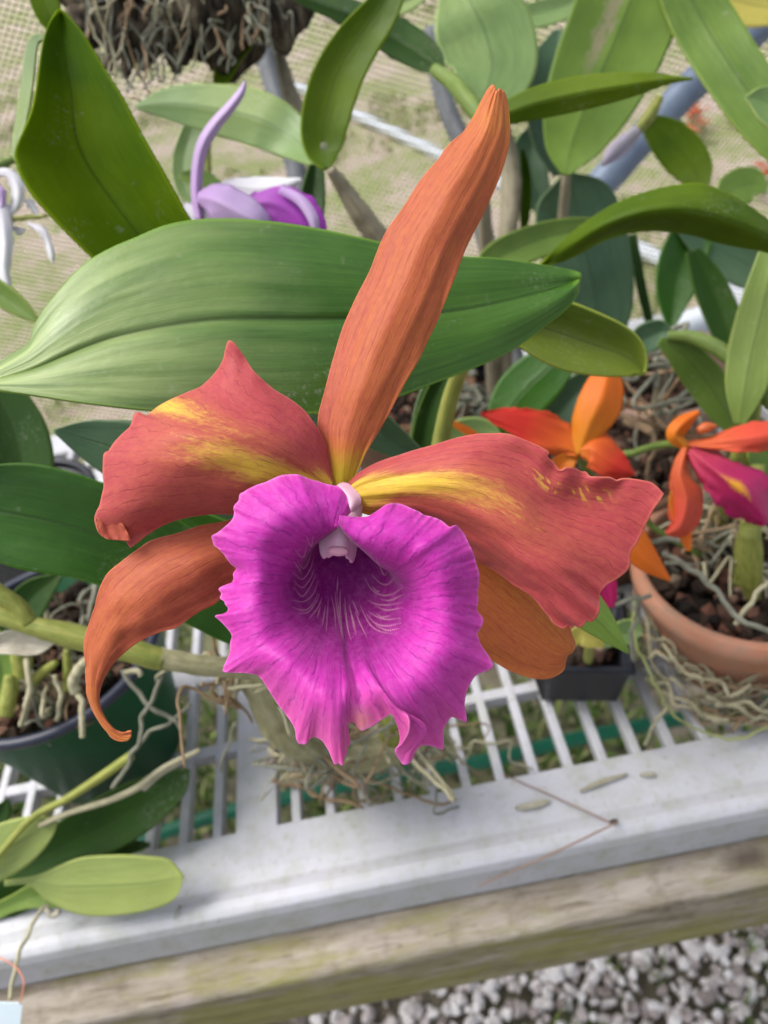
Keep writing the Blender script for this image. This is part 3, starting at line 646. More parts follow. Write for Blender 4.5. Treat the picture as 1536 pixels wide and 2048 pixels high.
# ------------------------------------------------------------------ things lying on the bench
M_TWIG = stem_mat('pine_needle_brown', (0.26, 0.15, 0.10), (0.38, 0.24, 0.18), 0.6)
ZT = TOP + .0015
a0 = G(1005, 1548, ZT); a1 = G(1100, 1590, ZT + .001); a2 = G(1225, 1647, TOP + .0045)
pl = [a0, a1, a2, GY(1225, 1649, .2095), GY(1120, 1700, .2022), GY(1020, 1745, .2018), GY(955, 1772, .2005)]
t1 = thing('pine_needle', a2, 'long brown pine needle pair bent in a V over the white bench edge', 'pine needle')
tube('needle', pl[:3], [.0004, .0005, .0006], M_TWIG, t1, n=24, ns=6, world_pts=True)
tube('needle', [pl[2], pl[3], pl[4], pl[5], pl[6]], [.0006, .0006, .0006, .0005, .0004], M_TWIG, t1, n=30, ns=6, world_pts=True)
v0, f0 = ico(2); mesh('needle_sheath', v0 * [.0028, .0014, .0014] + (a2 + [0.001, 0.001, 0.0005]), f0, plain('sheath_dark', (0.03, 0.02, 0.015), .8), t1)
M_FLAKE = plain('dry_leaf', (0.42, 0.41, 0.33), 0.8, 0.2, 200, 0.3, c2=(0.30, 0.27, 0.17))
def flake(pts, lab, w=.0022):
    C = crom(np.array([G(x, y, TOP + z) for x, y, z in pts]), 14); T = np.gradient(C, axis=0); T /= np.linalg.norm(T, axis=1)[:, None]
    S = np.cross(T, [0, 0, 1.0]); S /= np.linalg.norm(S, axis=1)[:, None]; u = np.linspace(-1, 1, 5); ww = w * np.sin(np.linspace(.15, 2.95, 14)) ** .7
    V = (C[:, None] + S[:, None] * (u[None, :] * ww[:, None])[..., None] + np.array([0, 0, .0015]) * np.abs(u)[None, :, None] ** 2).reshape(-1, 3)
    o = mesh('dry_leaf', V, grid_faces(14, 5), M_FLAKE, solid=.0004); tag(o, lab, 'dry leaf', 'dry leaf bits on the bench rail')
flake([(1030, 1618, .001), (1065, 1612, .002), (1100, 1604, .001)], 'pale curled dry leaf bit on the bench rail beside the pine needle')
flake([(1160, 1585, .001), (1200, 1566, .002), (1255, 1550, .001)], 'longer dry leaf strip on the bench rail above the pine needle tip', .0015)
flake([(1280, 1552, .001), (1300, 1550, .002), (1312, 1551, .001)], 'tiny dry leaf crumb at the right of the longer dry strip', .0014)
flake([(350, 1842, .001), (356, 1828, .002), (362, 1812, .001)], 'small green-brown leaf stub on the rail right of the pale round-ended leaf', .0013)
# plant tag on orange wire
M_WIRE = plain('wire_orange', (0.66, 0.24, 0.15), 0.4, 0.1, 50, 0)
M_TAG = plain('tag_pale', (0.72, 0.84, 0.90), 0.5, 0.05, 30, 0.05)
c1 = P(0, 2004, .40); c2 = P(46, 2006, .40); c3 = P(38, 2075, .405); c4 = P(-40, 2075, .405)
tt = thing('plant_tag', c2, 'pale blue-white plant tag hanging on orange wire at bottom left corner', 'plant tag')
mesh('card', np.array([P(-40, 2002, .40), c2, c3, c4]), [[0, 1, 2, 3]], M_TAG, tt, solid=.0006, smooth=False)
tube('wire', [(-30, 1905, .43), (10, 1920, .42), (35, 1938, .41), (47, 1960, .402), (45, 1985, .399), (40, 2008, .3992)], .0004, M_WIRE, tt, n=30, ns=6)

# ================================================================== MAIN ORCHID
rootpt = G(640, 1590, TOP + .01)
main = thing('orchid_plant', rootpt, 'large foreground orchid with one big magenta-lipped orange-rose flower and broad green leaves', 'orchid')
FD = 0.2265
# flower: pedicel and ovary behind, carries all the segments
flower = tube('flower', [(700, 985, .232), (706, 1000, .246), (700, 1060, .270), (660, 1200, .300), (600, 1320, .335), (560, 1400, .370)], [.0030, .0034, .0030, .0026, .0028, .0034], M_STEM, main, n=50, ns=14)
flower['label'] = 'big orange-rose flower with ruffled magenta lip'

def ylin(a, b): return lambda u, v: np.clip((v - a) / (b - a), 0, 1)
# dorsal sepal
A = [(668, 975), (655, 930), (645, 895), (636, 862), (637, 830), (644, 803), (657, 753), (671, 704), (680, 673), (691, 644), (713, 595), (738, 546), (752, 510), (766, 478), (780, 452), (798, 427), (818, 397), (837, 368), (856, 343), (877, 320), (890, 300), (905, 283), (925, 265), (936, 250), (948, 233), (957, 214), (968, 193), (977, 178), (984, 171)]
B = [(700, 975), (716, 942), (734, 902), (752, 871), (770, 842), (790, 805), (810, 767), (824, 743), (837, 720), (857, 678), (877, 637), (893, 597), (909, 557), (922, 520), (936, 486), (956, 448), (976, 407), (993, 370), (1007, 332), (1014, 305), (1019, 281), (1020, 250), (1017, 221), (1014, 203), (1010, 190)]
E = [(984, 171), (989, 172), (993, 183), (998, 178), (1006, 182), (1010, 190)]
def y_ds(u, v): return np.clip(1 - v / 0.13, 0, 1) * (1 - .25 * np.abs(u - .5)) + .10 * np.exp(-((v - .93) / .05) ** 2)
def o_ds(u, v): return np.clip(.25 + .55 * v + .22 * np.sin(v * 7) * u + .25 * u - .25 * (u < .2) * (1 - v), 0, 1)
sp = coons('dorsal_sepal', A, B, None, E, [[.2290, .2275, .2290], [.2310, .2250, .2285], [.2335, .2255, .2300], [.2350, .2275, .2330], [.2350, .2290, .2345], [.235, .2325, .2350]], M_SEPAL, flower, nv=240, nu=70, ruffle=.0006, rf=14,
      attrs={'yel': y_ds, 'org': o_ds}, bumps=lambda u, v: .00007 * np.sin(u * 34 + 3 * v) * np.minimum(1, v * 8) + .0004 * vnoise2(u * 3, v * 12, 5) + .0022 * np.exp(-((u - .74) / .06) ** 2) * np.clip(v * 2 - .2, 0, 1) * np.clip(1.6 - v * 1.3, 0, 1) * -.5)
sp['label'] = 'tall upright orange sepal'
# left lateral sepal, curling to a hook
A = [(560, 985), (500, 1015), (458, 1040), (400, 1052), (350, 1068), (304, 1081), (280, 1096), (261, 1110), (240, 1126), (219, 1143), (209, 1158), (201, 1174), (195, 1192), (191, 1209), (183, 1232), (176, 1256), (171, 1275), (169, 1295), (170, 1315), (172, 1334), (172, 1373), (175, 1390), (180, 1405), (187, 1422), (195, 1436), (204, 1450), (215, 1463), (222, 1473), (230, 1479), (238, 1482), (246, 1483), (255, 1481)]
B = [(640, 1120), (560, 1150), (500, 1160), (465, 1172), (447, 1190), (434, 1205), (418, 1214), (402, 1221), (375, 1240), (352, 1256), (328, 1262), (305, 1270), (285, 1279), (266, 1291), (250, 1304), (234, 1319), (221, 1335), (211, 1350), (205, 1362), (201, 1373), (198, 1387), (197, 1401), (200, 1416), (207, 1432), (216, 1446), (227, 1459), (236, 1464), (246, 1467), (256, 1463), (263, 1462)]
coons('lateral_sepal', A, B, None, [(255, 1481), (262, 1474), (263, 1462)], [[.238, .234, .236], [.236, .231, .235], [.233, .2265, .2325], [.2300, .2245, .2290], [.2310, .2280, .2300], [.2325, .2310, .2325], [.233, .2325, .233]], M_SEPAL, flower, nv=260, nu=70, ruffle=.0005, rf=12,
      attrs={'yel': lambda u, v: .08 * (v > .8) + 0 * u, 'org': lambda u, v: np.clip(.22 + .85 * np.clip(v - .35, 0, 1) + .2 * np.sin(u * 5), 0, 1)}, bumps=lambda u, v: .00008 * np.sin(u * 36 + 2 * v) * (1 - v) + .0006 * vnoise2(u * 4, v * 16, 6))['label'] = 'left lateral sepal ending in a curled hook'
# right lateral sepal, behind the petal
A = [(800, 1010), (900, 1040), (960, 1060), (1020, 1090), (1080, 1140), (1115, 1190), (1135, 1240), (1143, 1265), (1149, 1283), (1150, 1292)]
B = [(760, 1110), (830, 1180), (870, 1215), (930, 1270), (955, 1295), (981, 1318), (1000, 1331), (1016, 1340), (1038, 1349), (1061, 1356), (1082, 1358), (1100, 1356), (1115, 1350), (1127, 1341), (1131, 1330), (1130, 1318)]
coons('lateral_sepal', A, B, None, [(1150, 1292), (1145, 1304), (1136, 1308), (1130, 1318)], [[.238, .237, .238], [.2415, .2385, .240], [.2430, .2395, .2410], [.2445, .2420, .2440], [.2465, .2450, .2465]], M_SEPAL, flower, nv=160, nu=80, ruffle=.0007, rf=10,
      attrs={'yel': lambda u, v: .10 + .08 * np.sin(u * 6), 'org': lambda u, v: np.clip(.55 + .3 * u, 0, 1) + 0 * v}, bumps=lambda u, v: .00008 * np.sin(u * 34 + 2 * v))['label'] = 'right lateral sepal, plain orange-brown, behind the petal'
# left petal
A = [(664, 958), (662, 947), (657, 920), (651, 893), (642, 870), (630, 850), (617, 832), (601, 815), (578, 798), (551, 782), (528, 763), (508, 743), (497, 727), (487, 711), (477, 697), (469, 686)]
E = [(469, 686), (463, 682), (457, 682), (454, 690), (451, 703), (449, 714), (444, 727), (436, 740), (424, 755), (412, 766), (401, 775), (382, 783), (365, 790), (342, 800), (318, 813), (303, 825), (290, 834), (279, 826), (270, 828), (267, 836), (261, 854), (245, 869), (229, 886), (218, 903), (212, 905), (208, 911), (207, 933), (207, 950), (209, 972), (204, 995), (200, 1012), (193, 1025), (190, 1037), (192, 1050), (197, 1063), (205, 1072), (214, 1077), (232, 1080), (250, 1079), (256, 1088), (261, 1096)]
B = [(655, 1000), (620, 1010), (560, 1020), (500, 1027), (469, 1028), (440, 1027), (415, 1028), (390, 1031), (365, 1036), (342, 1043), (322, 1052), (307, 1061), (293, 1071), (284, 1079), (275, 1086), (261, 1096)]
def y_lp(u, v):
    k = np.exp(-((u - .50 - .10 * (1 - v)) / .13) ** 2) * np.clip(1.28 - v * 1.3, 0, 1) * .9
    k = k + np.clip(1 - v / .22, 0, 1) * 1.0 + .35 * np.exp(-((u - .33) / .09) ** 2) * np.clip(v * 1.6 - .25, 0, 1) + .38 * np.exp(-((u - .34) / .05) ** 2) * np.clip((v - .75) / .2, 0, 1)
    k = k + .42 * np.exp(-((u - .78) / .16) ** 2) * np.clip(1 - v / .42, 0, 1)
    return np.clip(k, 0, 1) * np.clip((u - .08) * 6, 0, 1)
def o_lp(u, v): return np.clip(.25 + .75 * np.exp(-((u - .58) / .2) ** 2) * (1 - v) - .3 * (u < .25) + .15 * np.sin(u * 9), 0, 1)
lp = coons('petal', A, B, [(664, 958), (662, 980), (655, 1000)], E,
      [[.2270, .2265, .2265, .2265, .2270], [.2270, .2215, .2190, .2200, .2265], [.2260, .2165, .2120, .2155, .2280], [.2265, .2155, .2085, .2140, .2290], [.2285, .2200, .2130, .2165, .2290], [.2310, .2330, .2280, .2260, .2290]],
      M_PETAL, flower, nv=240, nu=150, jag=.035, ruffle=.0009, rf=9, attrs={'yel': y_lp, 'org': o_lp}, w=9,
      bumps=lambda u, v: .00006 * np.sin(u * 62 + 4 * v) * np.clip(v * 3, 0, 1) + .0006 * vnoise2(u * 9, v * 6, 7))
lp['label'] = 'left petal arching back with a pointed peak on top'
# curled-under tip of the left petal, showing its inner face
A = [(191, 1038), (196, 1062), (214, 1078)]; B = [(222, 1030), (248, 1052), (262, 1082)]
coons('petal_curl', A, B, None, [(214, 1078), (240, 1080), (262, 1082)], [[.2250, .2256, .2250], [.2249, .2259, .2248], [.2250, .2254, .2250]], M_SEPAL, lp, nv=40, nu=40, ruffle=.0004, rf=6, attrs={'yel': lambda u, v: 0 * u, 'org': lambda u, v: .1 + 0 * u}, bumps=lambda u, v: .0002 * np.sin(u * 14 + v * 5))
# right petal
A = [(690, 978), (700, 962), (711, 952), (724, 942), (755, 926), (791, 913), (825, 902), (857, 893), (892, 882), (928, 873), (960, 868), (990, 867), (1008, 867), (1025, 870), (1046, 878), (1065, 886), (1083, 894), (1098, 904), (1096, 912), (1101, 920), (1108, 926), (1113, 934), (1118, 940), (1125, 940), (1132, 935), (1142, 935), (1152, 937), (1162, 943), (1172, 944), (1181, 953), (1194, 953), (1207, 954), (1220, 955), (1229, 959), (1234, 961), (1246, 957), (1264, 957), (1282, 960), (1300, 964), (1315, 974), (1328, 988)]
E = [(1328, 988), (1319, 1004), (1309, 1017), (1300, 1034), (1291, 1052), (1282, 1070), (1273, 1088), (1263, 1101), (1259, 1114), (1260, 1128), (1254, 1141), (1236, 1156), (1216, 1168), (1205, 1178), (1199, 1190), (1199, 1212), (1196, 1230), (1189, 1239), (1180, 1244), (1172, 1242), (1167, 1250), (1158, 1254), (1150, 1250), (1143, 1256), (1135, 1253), (1127, 1258)]
B = [(690, 1015), (740, 1030), (800, 1035), (850, 1050), (905, 1085), (935, 1105), (957, 1123), (974, 1131), (990, 1141), (1008, 1154), (1025, 1168), (1044, 1179), (1061, 1190), (1075, 1205), (1087, 1221), (1098, 1234), (1105, 1245), (1115, 1253), (1127, 1258)]
def y_rp(u, v):
    k = np.clip(1 - v / .20, 0, 1) * 1.0 * np.clip((u - .06) * 7, 0, 1) + .80 * np.exp(-((u - .40) / .115) ** 2) * np.clip(1.0 - v / .62, 0, 1) + .45 * np.exp(-((u - .50) / .16) ** 2) * np.clip(1.05 - v, 0, 1)
    s = np.exp(-((v - .80) / .085) ** 2) * np.exp(-((u - .13) / .075) ** 2)
    w_ = vnoise2(v * 75 - u * 30, u * 26 + 3, 3); k = k + s * (.15 + .55 * np.clip((w_ + .05) * 3, 0, 1))
    k = k + .6 * np.exp(-((v - .66) / .08) ** 2) * np.exp(-((u - .17) / .05) ** 2) * (vnoise2(u * 60, v * 60, 4) > .25)
    return np.clip(k, 0, 1)
def o_rp(u, v): return np.clip(.22 + .7 * np.exp(-((u - .5) / .22) ** 2) * (1.05 - v) + .25 * u * (1 - v) - .15 * (v > .7), 0, 1)
rp = coons('petal', A, B, [(690, 978), (686, 998), (690, 1015)], E,
      [[.2265, .2265, .2265, .2268, .2270], [.2235, .2200, .2200, .2225, .2275], [.2165, .2125, .2125, .2175, .2270], [.2125, .2135, .2100, .2130, .2235], [.2130, .2165, .2120, .2110, .2180], [.2105, .2145, .2150, .2140, .2165]],
      M_PETAL, flower, nv=260, nu=160, jag=.035, ruffle=.0010, rf=11, attrs={'yel': y_rp, 'org': o_rp}, w=9,
      bumps=lambda u, v: .00006 * np.sin(u * 62 + 3 * v) * np.clip(v * 3, 0, 1) + .0006 * vnoise2(u * 9, v * 6, 8) + .0012 * np.sin(u * 48) * np.exp(-((v - 1) / .12) ** 2) * np.clip((u - .45) * 4, 0, 1) + .0009 * np.sin(v * 60) * np.exp(-(u / .14) ** 2) * np.exp(-((v - .75) / .15) ** 2))
rp['label'] = 'right petal spread flat with a notched upper edge and yellow flecks'

# lip: a polar sheet, slit at the top where its two lobes overlap
LO = [(701,1025),(697,1010),(695,998),(688,985),(677,974),(664,971),(650,968),(635,963),(619,959),(605,953),(591,949),(564,951),(548,957),(533,964),(515,970),(498,978),(488,984),(480,989),(477,1002),(468,1013),(469,1025),(466,1037),(458,1047),(447,1056),(435,1066),(424,1072),(426,1082),(429,1091),(438,1098),(447,1107),(455,1118),(463,1128),(473,1137),(467,1148),(468,1156),(464,1166),(450,1171),(438,1178),(443,1187),(441,1197),(449,1203),(451,1209),(457,1216),(454,1225),(442,1230),(430,1232),(439,1240),(447,1248),(457,1259),(464,1271),(461,1286),(461,1302),(452,1325),(446,1342),(462,1345),(478,1345),(495,1346),(513,1349),(522,1356),(529,1365),(542,1386),(556,1408),(569,1424),(580,1439),(588,1452),(592,1464),(593,1476),(597,1486),(604,1488),(611,1488),(618,1479),(627,1473),(637,1476),(646,1482),(654,1494),(660,1505),(665,1518),(670,1529),(678,1526),(685,1531),(687,1518),(693,1508),(692,1497),(701,1486),(696,1474),(690,1462),(691,1453),(698,1446),(703,1442),(709,1445),(716,1454),(724,1461),(738,1455),(752,1447),(764,1438),(775,1431),(786,1427),(795,1426),(806,1424),(814,1430),(819,1438),(820,1452),(818,1466),(810,1480),(801,1490),(791,1496),(781,1501),(783,1511),(791,1521),(797,1528),(806,1529),(815,1525),(822,1517),(828,1505),(836,1495),(845,1490),(854,1490),(870,1494),(886,1498),(886,1488),(887,1478),(885,1464),(890,1451),(896,1441),(904,1433),(918,1438),(933,1443),(931,1424),(929,1404),(931,1390),(936,1376),(943,1362),(952,1350),(968,1343),(986,1334),(982,1322),(978,1314),(970,1303),(962,1291),(957,1278),(954,1267),(961,1256),(966,1244),(965,1237),(960,1230),(953,1220),(956,1202),(955,1185),(957,1168),(958,1150),(955,1136),(951,1123),(947,1108),(941,1095),(934,1080),(928,1068),(919,1057),(911,1050),(902,1055),(896,1053),(887,1045),(877,1039),(863,1034),(849,1031),(836,1023),(822,1017),(806,1010),(791,1007),(780,1008),(771,1011),(759,1020),(748,1027),(740,1032),(732,1035),(722,1035),(712,1035),(700,1034),(690,1033),(679,1032)]
def tkey(q):   # parameter of the outline point nearest to q
    a = np.array(LO, float); s = np.concatenate([[0], np.cumsum(np.linalg.norm(np.diff(a, axis=0), axis=1))]); return s[np.argmin(np.hypot(a[:, 0] - q[0], a[:, 1] - q[1]))] / s[-1]
# stations: outline point -> throat rim point, throat rim depth, mid flare depth, edge depth
ST = [((701,1025),(673,1056),.2085,.2072,.2085), ((650,968),(662,1061),.2095,.2060,.2110), ((533,964),(643,1072),.2095,.2030,.2100), ((468,1013),(620,1090),.2120,.2025,.2090),
      ((424,1072),(596,1122),.2150,.2050,.2085), ((437,1177),(580,1165),.2150,.2050,.2100), ((430,1232),(583,1200),.2145,.2030,.2060), ((446,1342),(603,1245),.2130,.2000,.2040),
      ((556,1408),(634,1276),.2110,.1965,.2040), ((597,1486),(650,1288),.2100,.1940,.2030), ((660,1505),(665,1296),.2090,.1930,.2010), ((685,1531),(680,1302),.2085,.1935,.2005), ((698,1446),(688,1305),.2085,.1950,.1990), ((724,1461),(697,1308),.2090,.1965,.1975),
      ((775,1431),(712,1306),.2080,.1955,.1990), ((814,1430),(720,1302),.2080,.1950,.1970), ((781,1501),(727,1299),.2080,.1950,.2000), ((806,1529),(735,1296),.2085,.1950,.2020), ((886,1498),(752,1288),.2095,.1965,.2060), ((933,1443),(775,1272),.2105,.1985,.2070),
      ((986,1334),(800,1243),.2120,.2000,.2060), ((966,1244),(812,1212),.2130,.2010,.2060), ((958,1150),(812,1180),.2130,.2000,.2070), ((928,1068),(795,1150),.2110,.1985,.2050), ((849,1031),(765,1131),.2070,.1985,.2060),
      ((791,1007),(738,1107),.2030,.1985,.2060), ((748,1027),(712,1086),.2010,.1995,.2035), ((712,1035),(690,1065),.2005,.2000,.2020), ((679,1032),(677,1045),.2005,.2002,.2005)]
def lip():
    NT, NR = 1400, 190
    out = arc(np.array(LO, float), NT, True)
    tk = np.array([tkey(s[0]) for s in ST]); t = np.linspace(0, 1, NT)
    def itp(vals):
        vals = np.asarray(vals, float); x = np.interp(t, tk, np.arange(len(tk))); i = np.minimum(x.astype(int), len(tk) - 2); f = x - i
        E = np.concatenate([[2 * vals[0] - vals[1]], vals, [2 * vals[-1] - vals[-2]]]); p0, p1, p2, p3 = E[i], E[i + 1], E[i + 2], E[i + 3]
        y = 0.5 * (2 * p1 + (p2 - p0) * f + (2 * p0 - 5 * p1 + 4 * p2 - p3) * f ** 2 + (3 * p1 - p0 - 3 * p2 + p3) * f ** 3)
        return y
    def sm(y, w=9): 
        k = np.exp(-.5 * (np.arange(-3 * w, 3 * w + 1) / w) ** 2); k /= k.sum(); e = np.concatenate([2 * y[0] - y[3 * w:0:-1], y, 2 * y[-1] - y[-2:-3 * w - 2:-1]]); return np.convolve(e, k, 'valid')
    rx, ry, d1, d2, d3 = (itp([s[1][0] for s in ST]), itp([s[1][1] for s in ST]), itp([s[2] for s in ST]), itp([s[3] for s in ST]), itp([s[4] for s in ST]))
    rx, ry, d1, d2, d3 = sm(rx), sm(ry), sm(d1, 14), sm(d2, 14), sm(d3, 14)
    ang = np.arctan2(ry - 1150, rx - 695)
    # innermost ring, deep behind the column
    c0x = 688 + 18 * (rx - 695) / 110; c0y = 1062 + 26 * (ry - 1150) / 110
    mx = c0x + (rx - c0x) * .60; my = c0y + (ry - c0y) * .60 
    rim = np.stack([rx, ry], -1); osm = blur1(out, 40); os1 = blur1(out, 9); jag = out - os1; jag2 = os1 - osm
    RR = np.linspace(0, 1, NR); rr0 = .36
    k = [0, .2, rr0, .68, 1.0]
    ctrl = [np.stack([c0x, c0y, np.full(NT, .2328)], -1), np.stack([mx, my, np.full(NT, .2245) + .001 * np.cos(ang)], -1), np.stack([rx, ry, d1], -1),
            np.stack([rx + (osm[:, 0] - rx) * .5, ry + (osm[:, 1] - ry) * .5, d2], -1), np.stack([osm[:, 0], osm[:, 1], d3], -1)]
    C = np.array(ctrl)
    X = np.interp(RR, k, np.arange(5)); i = np.minimum(X.astype(int), 3); f = (X - i)[:, None, None]
    E = np.concatenate([[2 * C[0] - C[1]], C, [2 * C[-1] - C[-2]]]); p0, p1, p2, p3 = E[i], E[i + 1], E[i + 2], E[i + 3]
    Q = 0.5 * (2 * p1 + (p2 - p0) * f + (2 * p0 - 5 * p1 + 4 * p2 - p3) * f ** 2 + (3 * p1 - p0 - 3 * p2 + p3) * f ** 3)
    fl = np.clip((RR - rr0) / (1 - rr0), 0, 1)[:, None]
    Q[..., :2] += jag[None] * (np.exp(-(1 - fl) / .09) * (fl > 0))[..., None] + jag2[None] * (fl ** 2.2)[..., None]
    kq = tkey((790, 1513)) * (NT - 1); ii = np.arange(NT); side = np.where(ii < kq, 15.0, 28.0)
    bulge = np.exp(-((ii - kq) / side) ** 2)[None] * np.exp(-((fl - .76) / .17) ** 2)
    Q[..., 0] += 74 * bulge; Q[..., 2] += .0012 * bulge
    s = np.concatenate([[0], np.cumsum(np.linalg.norm(np.diff(osm, axis=0), axis=1))])
    # ruffles: soft radial folds growing outwards, in step with the teeth
    fold = vnoise(s / 70, 5) * .0014 + vnoise(s / 30, 6) * .0005
    keel = np.exp(-((s - s[int(tkey((724,1461)) * (NT - 1))]) / 26) ** 2)
    D = Q[..., 2] + fold[None] * fl ** 1.6 * .95 + .00012 * vnoise(s / 9, 7)[None] * fl
    D = D + keel[None] * .0022 * np.exp(-((RR[:, None] - .62) / .2) ** 2)
    kk = tkey((901, 1053)) * (NT - 1); D = D - .0022 * np.exp(-((np.arange(NT) - kk) / 12.0) ** 2)[None] * fl ** 1.2       # the raised pleat at upper right
    teeth = np.hypot(jag[:, 0], jag[:, 1]) * 0 + np.abs(vnoise(s / 14, 9)) * .0008
    D = D + teeth[None] * fl ** 5
    # the two curls beside the centre of the lower edge come forward
    for q, w, a in (((812, 1440), 26, -.0035), ((806, 1515), 18, -.001), ((690, 1500), 12, .0020)):
        kq = tkey(q) * (NT - 1); D = D + a * np.exp(-((np.arange(NT) - kq) / w) ** 2)[None] * fl ** 4
    fine = rng.normal(size=(8,))
    V = P(Q[..., 0], Q[..., 1], D).reshape(-1, 3)
    T = np.broadcast_to(t, (NR, NT)); Rr = np.broadcast_to(RR[:, None], (NR, NT))
    # pigment
    bottom = np.exp(-((T - tkey((724, 1461))) / .13) ** 2)
    px_, py_ = Q[..., 0], Q[..., 1]
    upper = np.clip((1180 - py_) / 120, 0, 1)
    dark = np.clip((.52 + .05 * bottom - Rr + .03 * vnoise2(T * 60, Rr * 3, 21)) / .20, 0, 1) ** .9 * (1 - .45 * upper * (Rr > .3)) 
    pink = np.clip((Rr - .55) / .4, 0, 1) * np.exp(-((T - tkey((724, 1461))) / .17) ** 2) * .85 + .25 * np.clip((Rr - .9) * 10, 0, 1)
    cream = np.exp(-((T - tkey((724, 1461))) / .010) ** 2) * np.clip((Rr - .78) / .12, 0, 1) * .7
    purple = np.exp(-((T - tkey((724, 1461))) / .006) ** 2) * np.clip((Rr - .40) / .1, 0, 1) * np.clip((.88 - Rr) / .15, 0, 1) * .55
    dark = np.clip(dark + purple, 0, 1)
    gold = np.zeros_like(D)
    r2 = np.random.default_rng(5)
    ZR = [((905,560),(925,600),(945,640),(965,622)),((880,640),(930,685),(970,685),(1000,650)),((840,650),(880,715),(935,745),(990,738),(1042,700)),((930,768),(980,770),(1048,738)),((860,770),(900,790),(960,795),(1035,782)),((900,802),(960,822),(1040,808)),
          ((865,830),(905,855),(960,870),(1030,862)),((850,840),(900,890),(960,903),(1030,888)),((900,900),(960,925),(1022,915)),((822,800),(845,850),(875,900),(920,930),(985,942)),((795,825),(820,890),(855,962)),((760,800),(785,870),(800,945)),
          ((545,440),(567,492),(577,440)),((485,510),(525,547),(547,480)),((495,565),(525,605),(550,575),(568,515)),((478,570),(500,600),(520,640)),((470,620),(520,662),(562,610),(578,555)),((473,665),(520,705),(562,660),(582,610)),((478,705),(520,750),(562,700),(592,635)),
          ((470,770),(530,777),(580,735),(600,675)),((466,805),(530,822),(572,795),(602,735)),((500,838),(550,832),(590,785),(610,740)),((560,862),(600,812),(622,762)),((600,862),(616,800)),((655,770),(650,850),(645,925)),((640,800),(625,900)),
          ((690,730),(702,830),(728,965)),((700,745),(712,840),(735,985)),((672,750),(688,830),(694,910)),((718,715),(716,800),(724,900)),((740,755),(748,850),(762,935)),((765,790),(792,930)),((705,650),(700,740)),((735,790),(752,900),(775,975)),((780,770),(815,850)),((905,840),(935,858),(975,850)),((880,700),(905,722),(925,725))]
    RX = np.random.default_rng(5); inner = Rr < .62; gx, gy = px_[inner], py_[inner]; gg = np.zeros(gx.shape)
    for st_ in ZR:
        L = crom(np.array([(400 + a / 2.56, 900 + b / 2.56) for a, b in st_]), 26); n_ = len(L)
        for q in range(n_ - 1):
            a, b = L[q], L[q + 1]; ab = b - a; t_ = np.clip(((gx - a[0]) * ab[0] + (gy - a[1]) * ab[1]) / (ab @ ab + 1e-9), 0, 1)
            dd_ = (gx - a[0] - t_ * ab[0]) ** 2 + (gy - a[1] - t_ * ab[1]) ** 2; f_ = (q + .5) / n_
            w_ = .75 + .35 * math.sin(math.pi * f_); amp = (.35 + .65 * math.sin(math.pi * min(1, f_ * 1.05))) * (.75 + .25 * RX.uniform())
            gg = np.maximum(gg, amp * np.exp(-dd_ / w_ ** 2))
    gold[inner] = gg
    uv = np.stack([T.ravel(), Rr.ravel()], -1)
    o = mesh('lip', V, grid_faces(NR, NT)[:, ::-1], M_LIP, flower, uv=uv, attrs={'dark': dark.ravel(), 'pink': pink.ravel(), 'gold': gold.ravel(), 'cream': cream.ravel(), 'edge': (1 - Rr).ravel()}, solid=.0004)
    o['label'] = 'ruffled magenta lip with dark throat and cream veins'
    return o
lip()
# column: blush rod running into the throat, two hood lobes on top, cap and wings at the tip
def blob(name, c, ax, mat, parent, d0=(1, 0, 0), up=None, amp=.06, sub=4, seed=1):
    """ellipsoid with axes along right, image-up and view directions"""
    V, F = ico(sub); V = V * (1 + amp * vnoise2(V[:, 0] * 2 + seed, V[:, 1] * 2 + V[:, 2], seed))[:, None]
    a = math.radians(d0) if np.isscalar(d0) else 0.0
    r_ = math.cos(a) * _R + math.sin(a) * _U; u_ = -math.sin(a) * _R + math.cos(a) * _U
    W = V[:, :1] * ax[0] * r_ + V[:, 1:2] * ax[1] * u_ + V[:, 2:] * ax[2] * _F + np.asarray(c)
    return mesh(name, W, F, mat, parent)
colm = tube('column', [(705, 1012, .2300), (698, 1030, .2265), (690, 1048, .2225), (682, 1072, .2195), (678, 1094, .2190)], [.0026, .0036, .0044, .0050, .0040], M_COLUMN, flower, n=40, ns=28)
colm['label'] = 'pale blush column between the lip lobes'
def cpatch(name, A, B, dep, mat=None, S=None, E=None, **k):
    return coons(name, A, B, S, E, dep, mat or M_COLUMN, colm, nv=50, nu=40, solid=.0009, w=2, jag=.12, **k)
cpatch('column_hood', [(700, 976), (702, 1000), (704, 1020), (700, 1045)], [(711, 971), (719, 970), (724, 977), (726, 990), (723, 1010), (719, 1045)], [[.2275, .2262, .2272], [.2258, .2240, .2258], [.2240, .2225, .2242]])
cpatch('column_hood', [(668, 975), (676, 990), (686, 1010), (694, 1042)], [(684, 967), (696, 969), (706, 978), (715, 987), (721, 998), (719, 1008), (708, 1020), (700, 1042)], [[.2262, .2248, .2262], [.2238, .2215, .2236], [.2222, .2205, .2222]])
cpatch('anther_hood', [(650, 1040), (642, 1070), (640, 1088), (642, 1105), (647, 1115)], [(706, 1040), (714, 1070), (713, 1090), (710, 1106), (706, 1120)], [[.2190, .2150, .2190], [.2188, .2142, .2188], [.2188, .2148, .2188]],
       E=[(647, 1115), (651, 1117), (656, 1113), (660, 1115), (668, 1110), (680, 1112), (692, 1111), (695, 1118), (700, 1119), (702, 1126), (706, 1120)])
blob('anther_cap', P(677, 1102, .2143), (.0029, .0015, .0011), M_CAP, colm, -2)
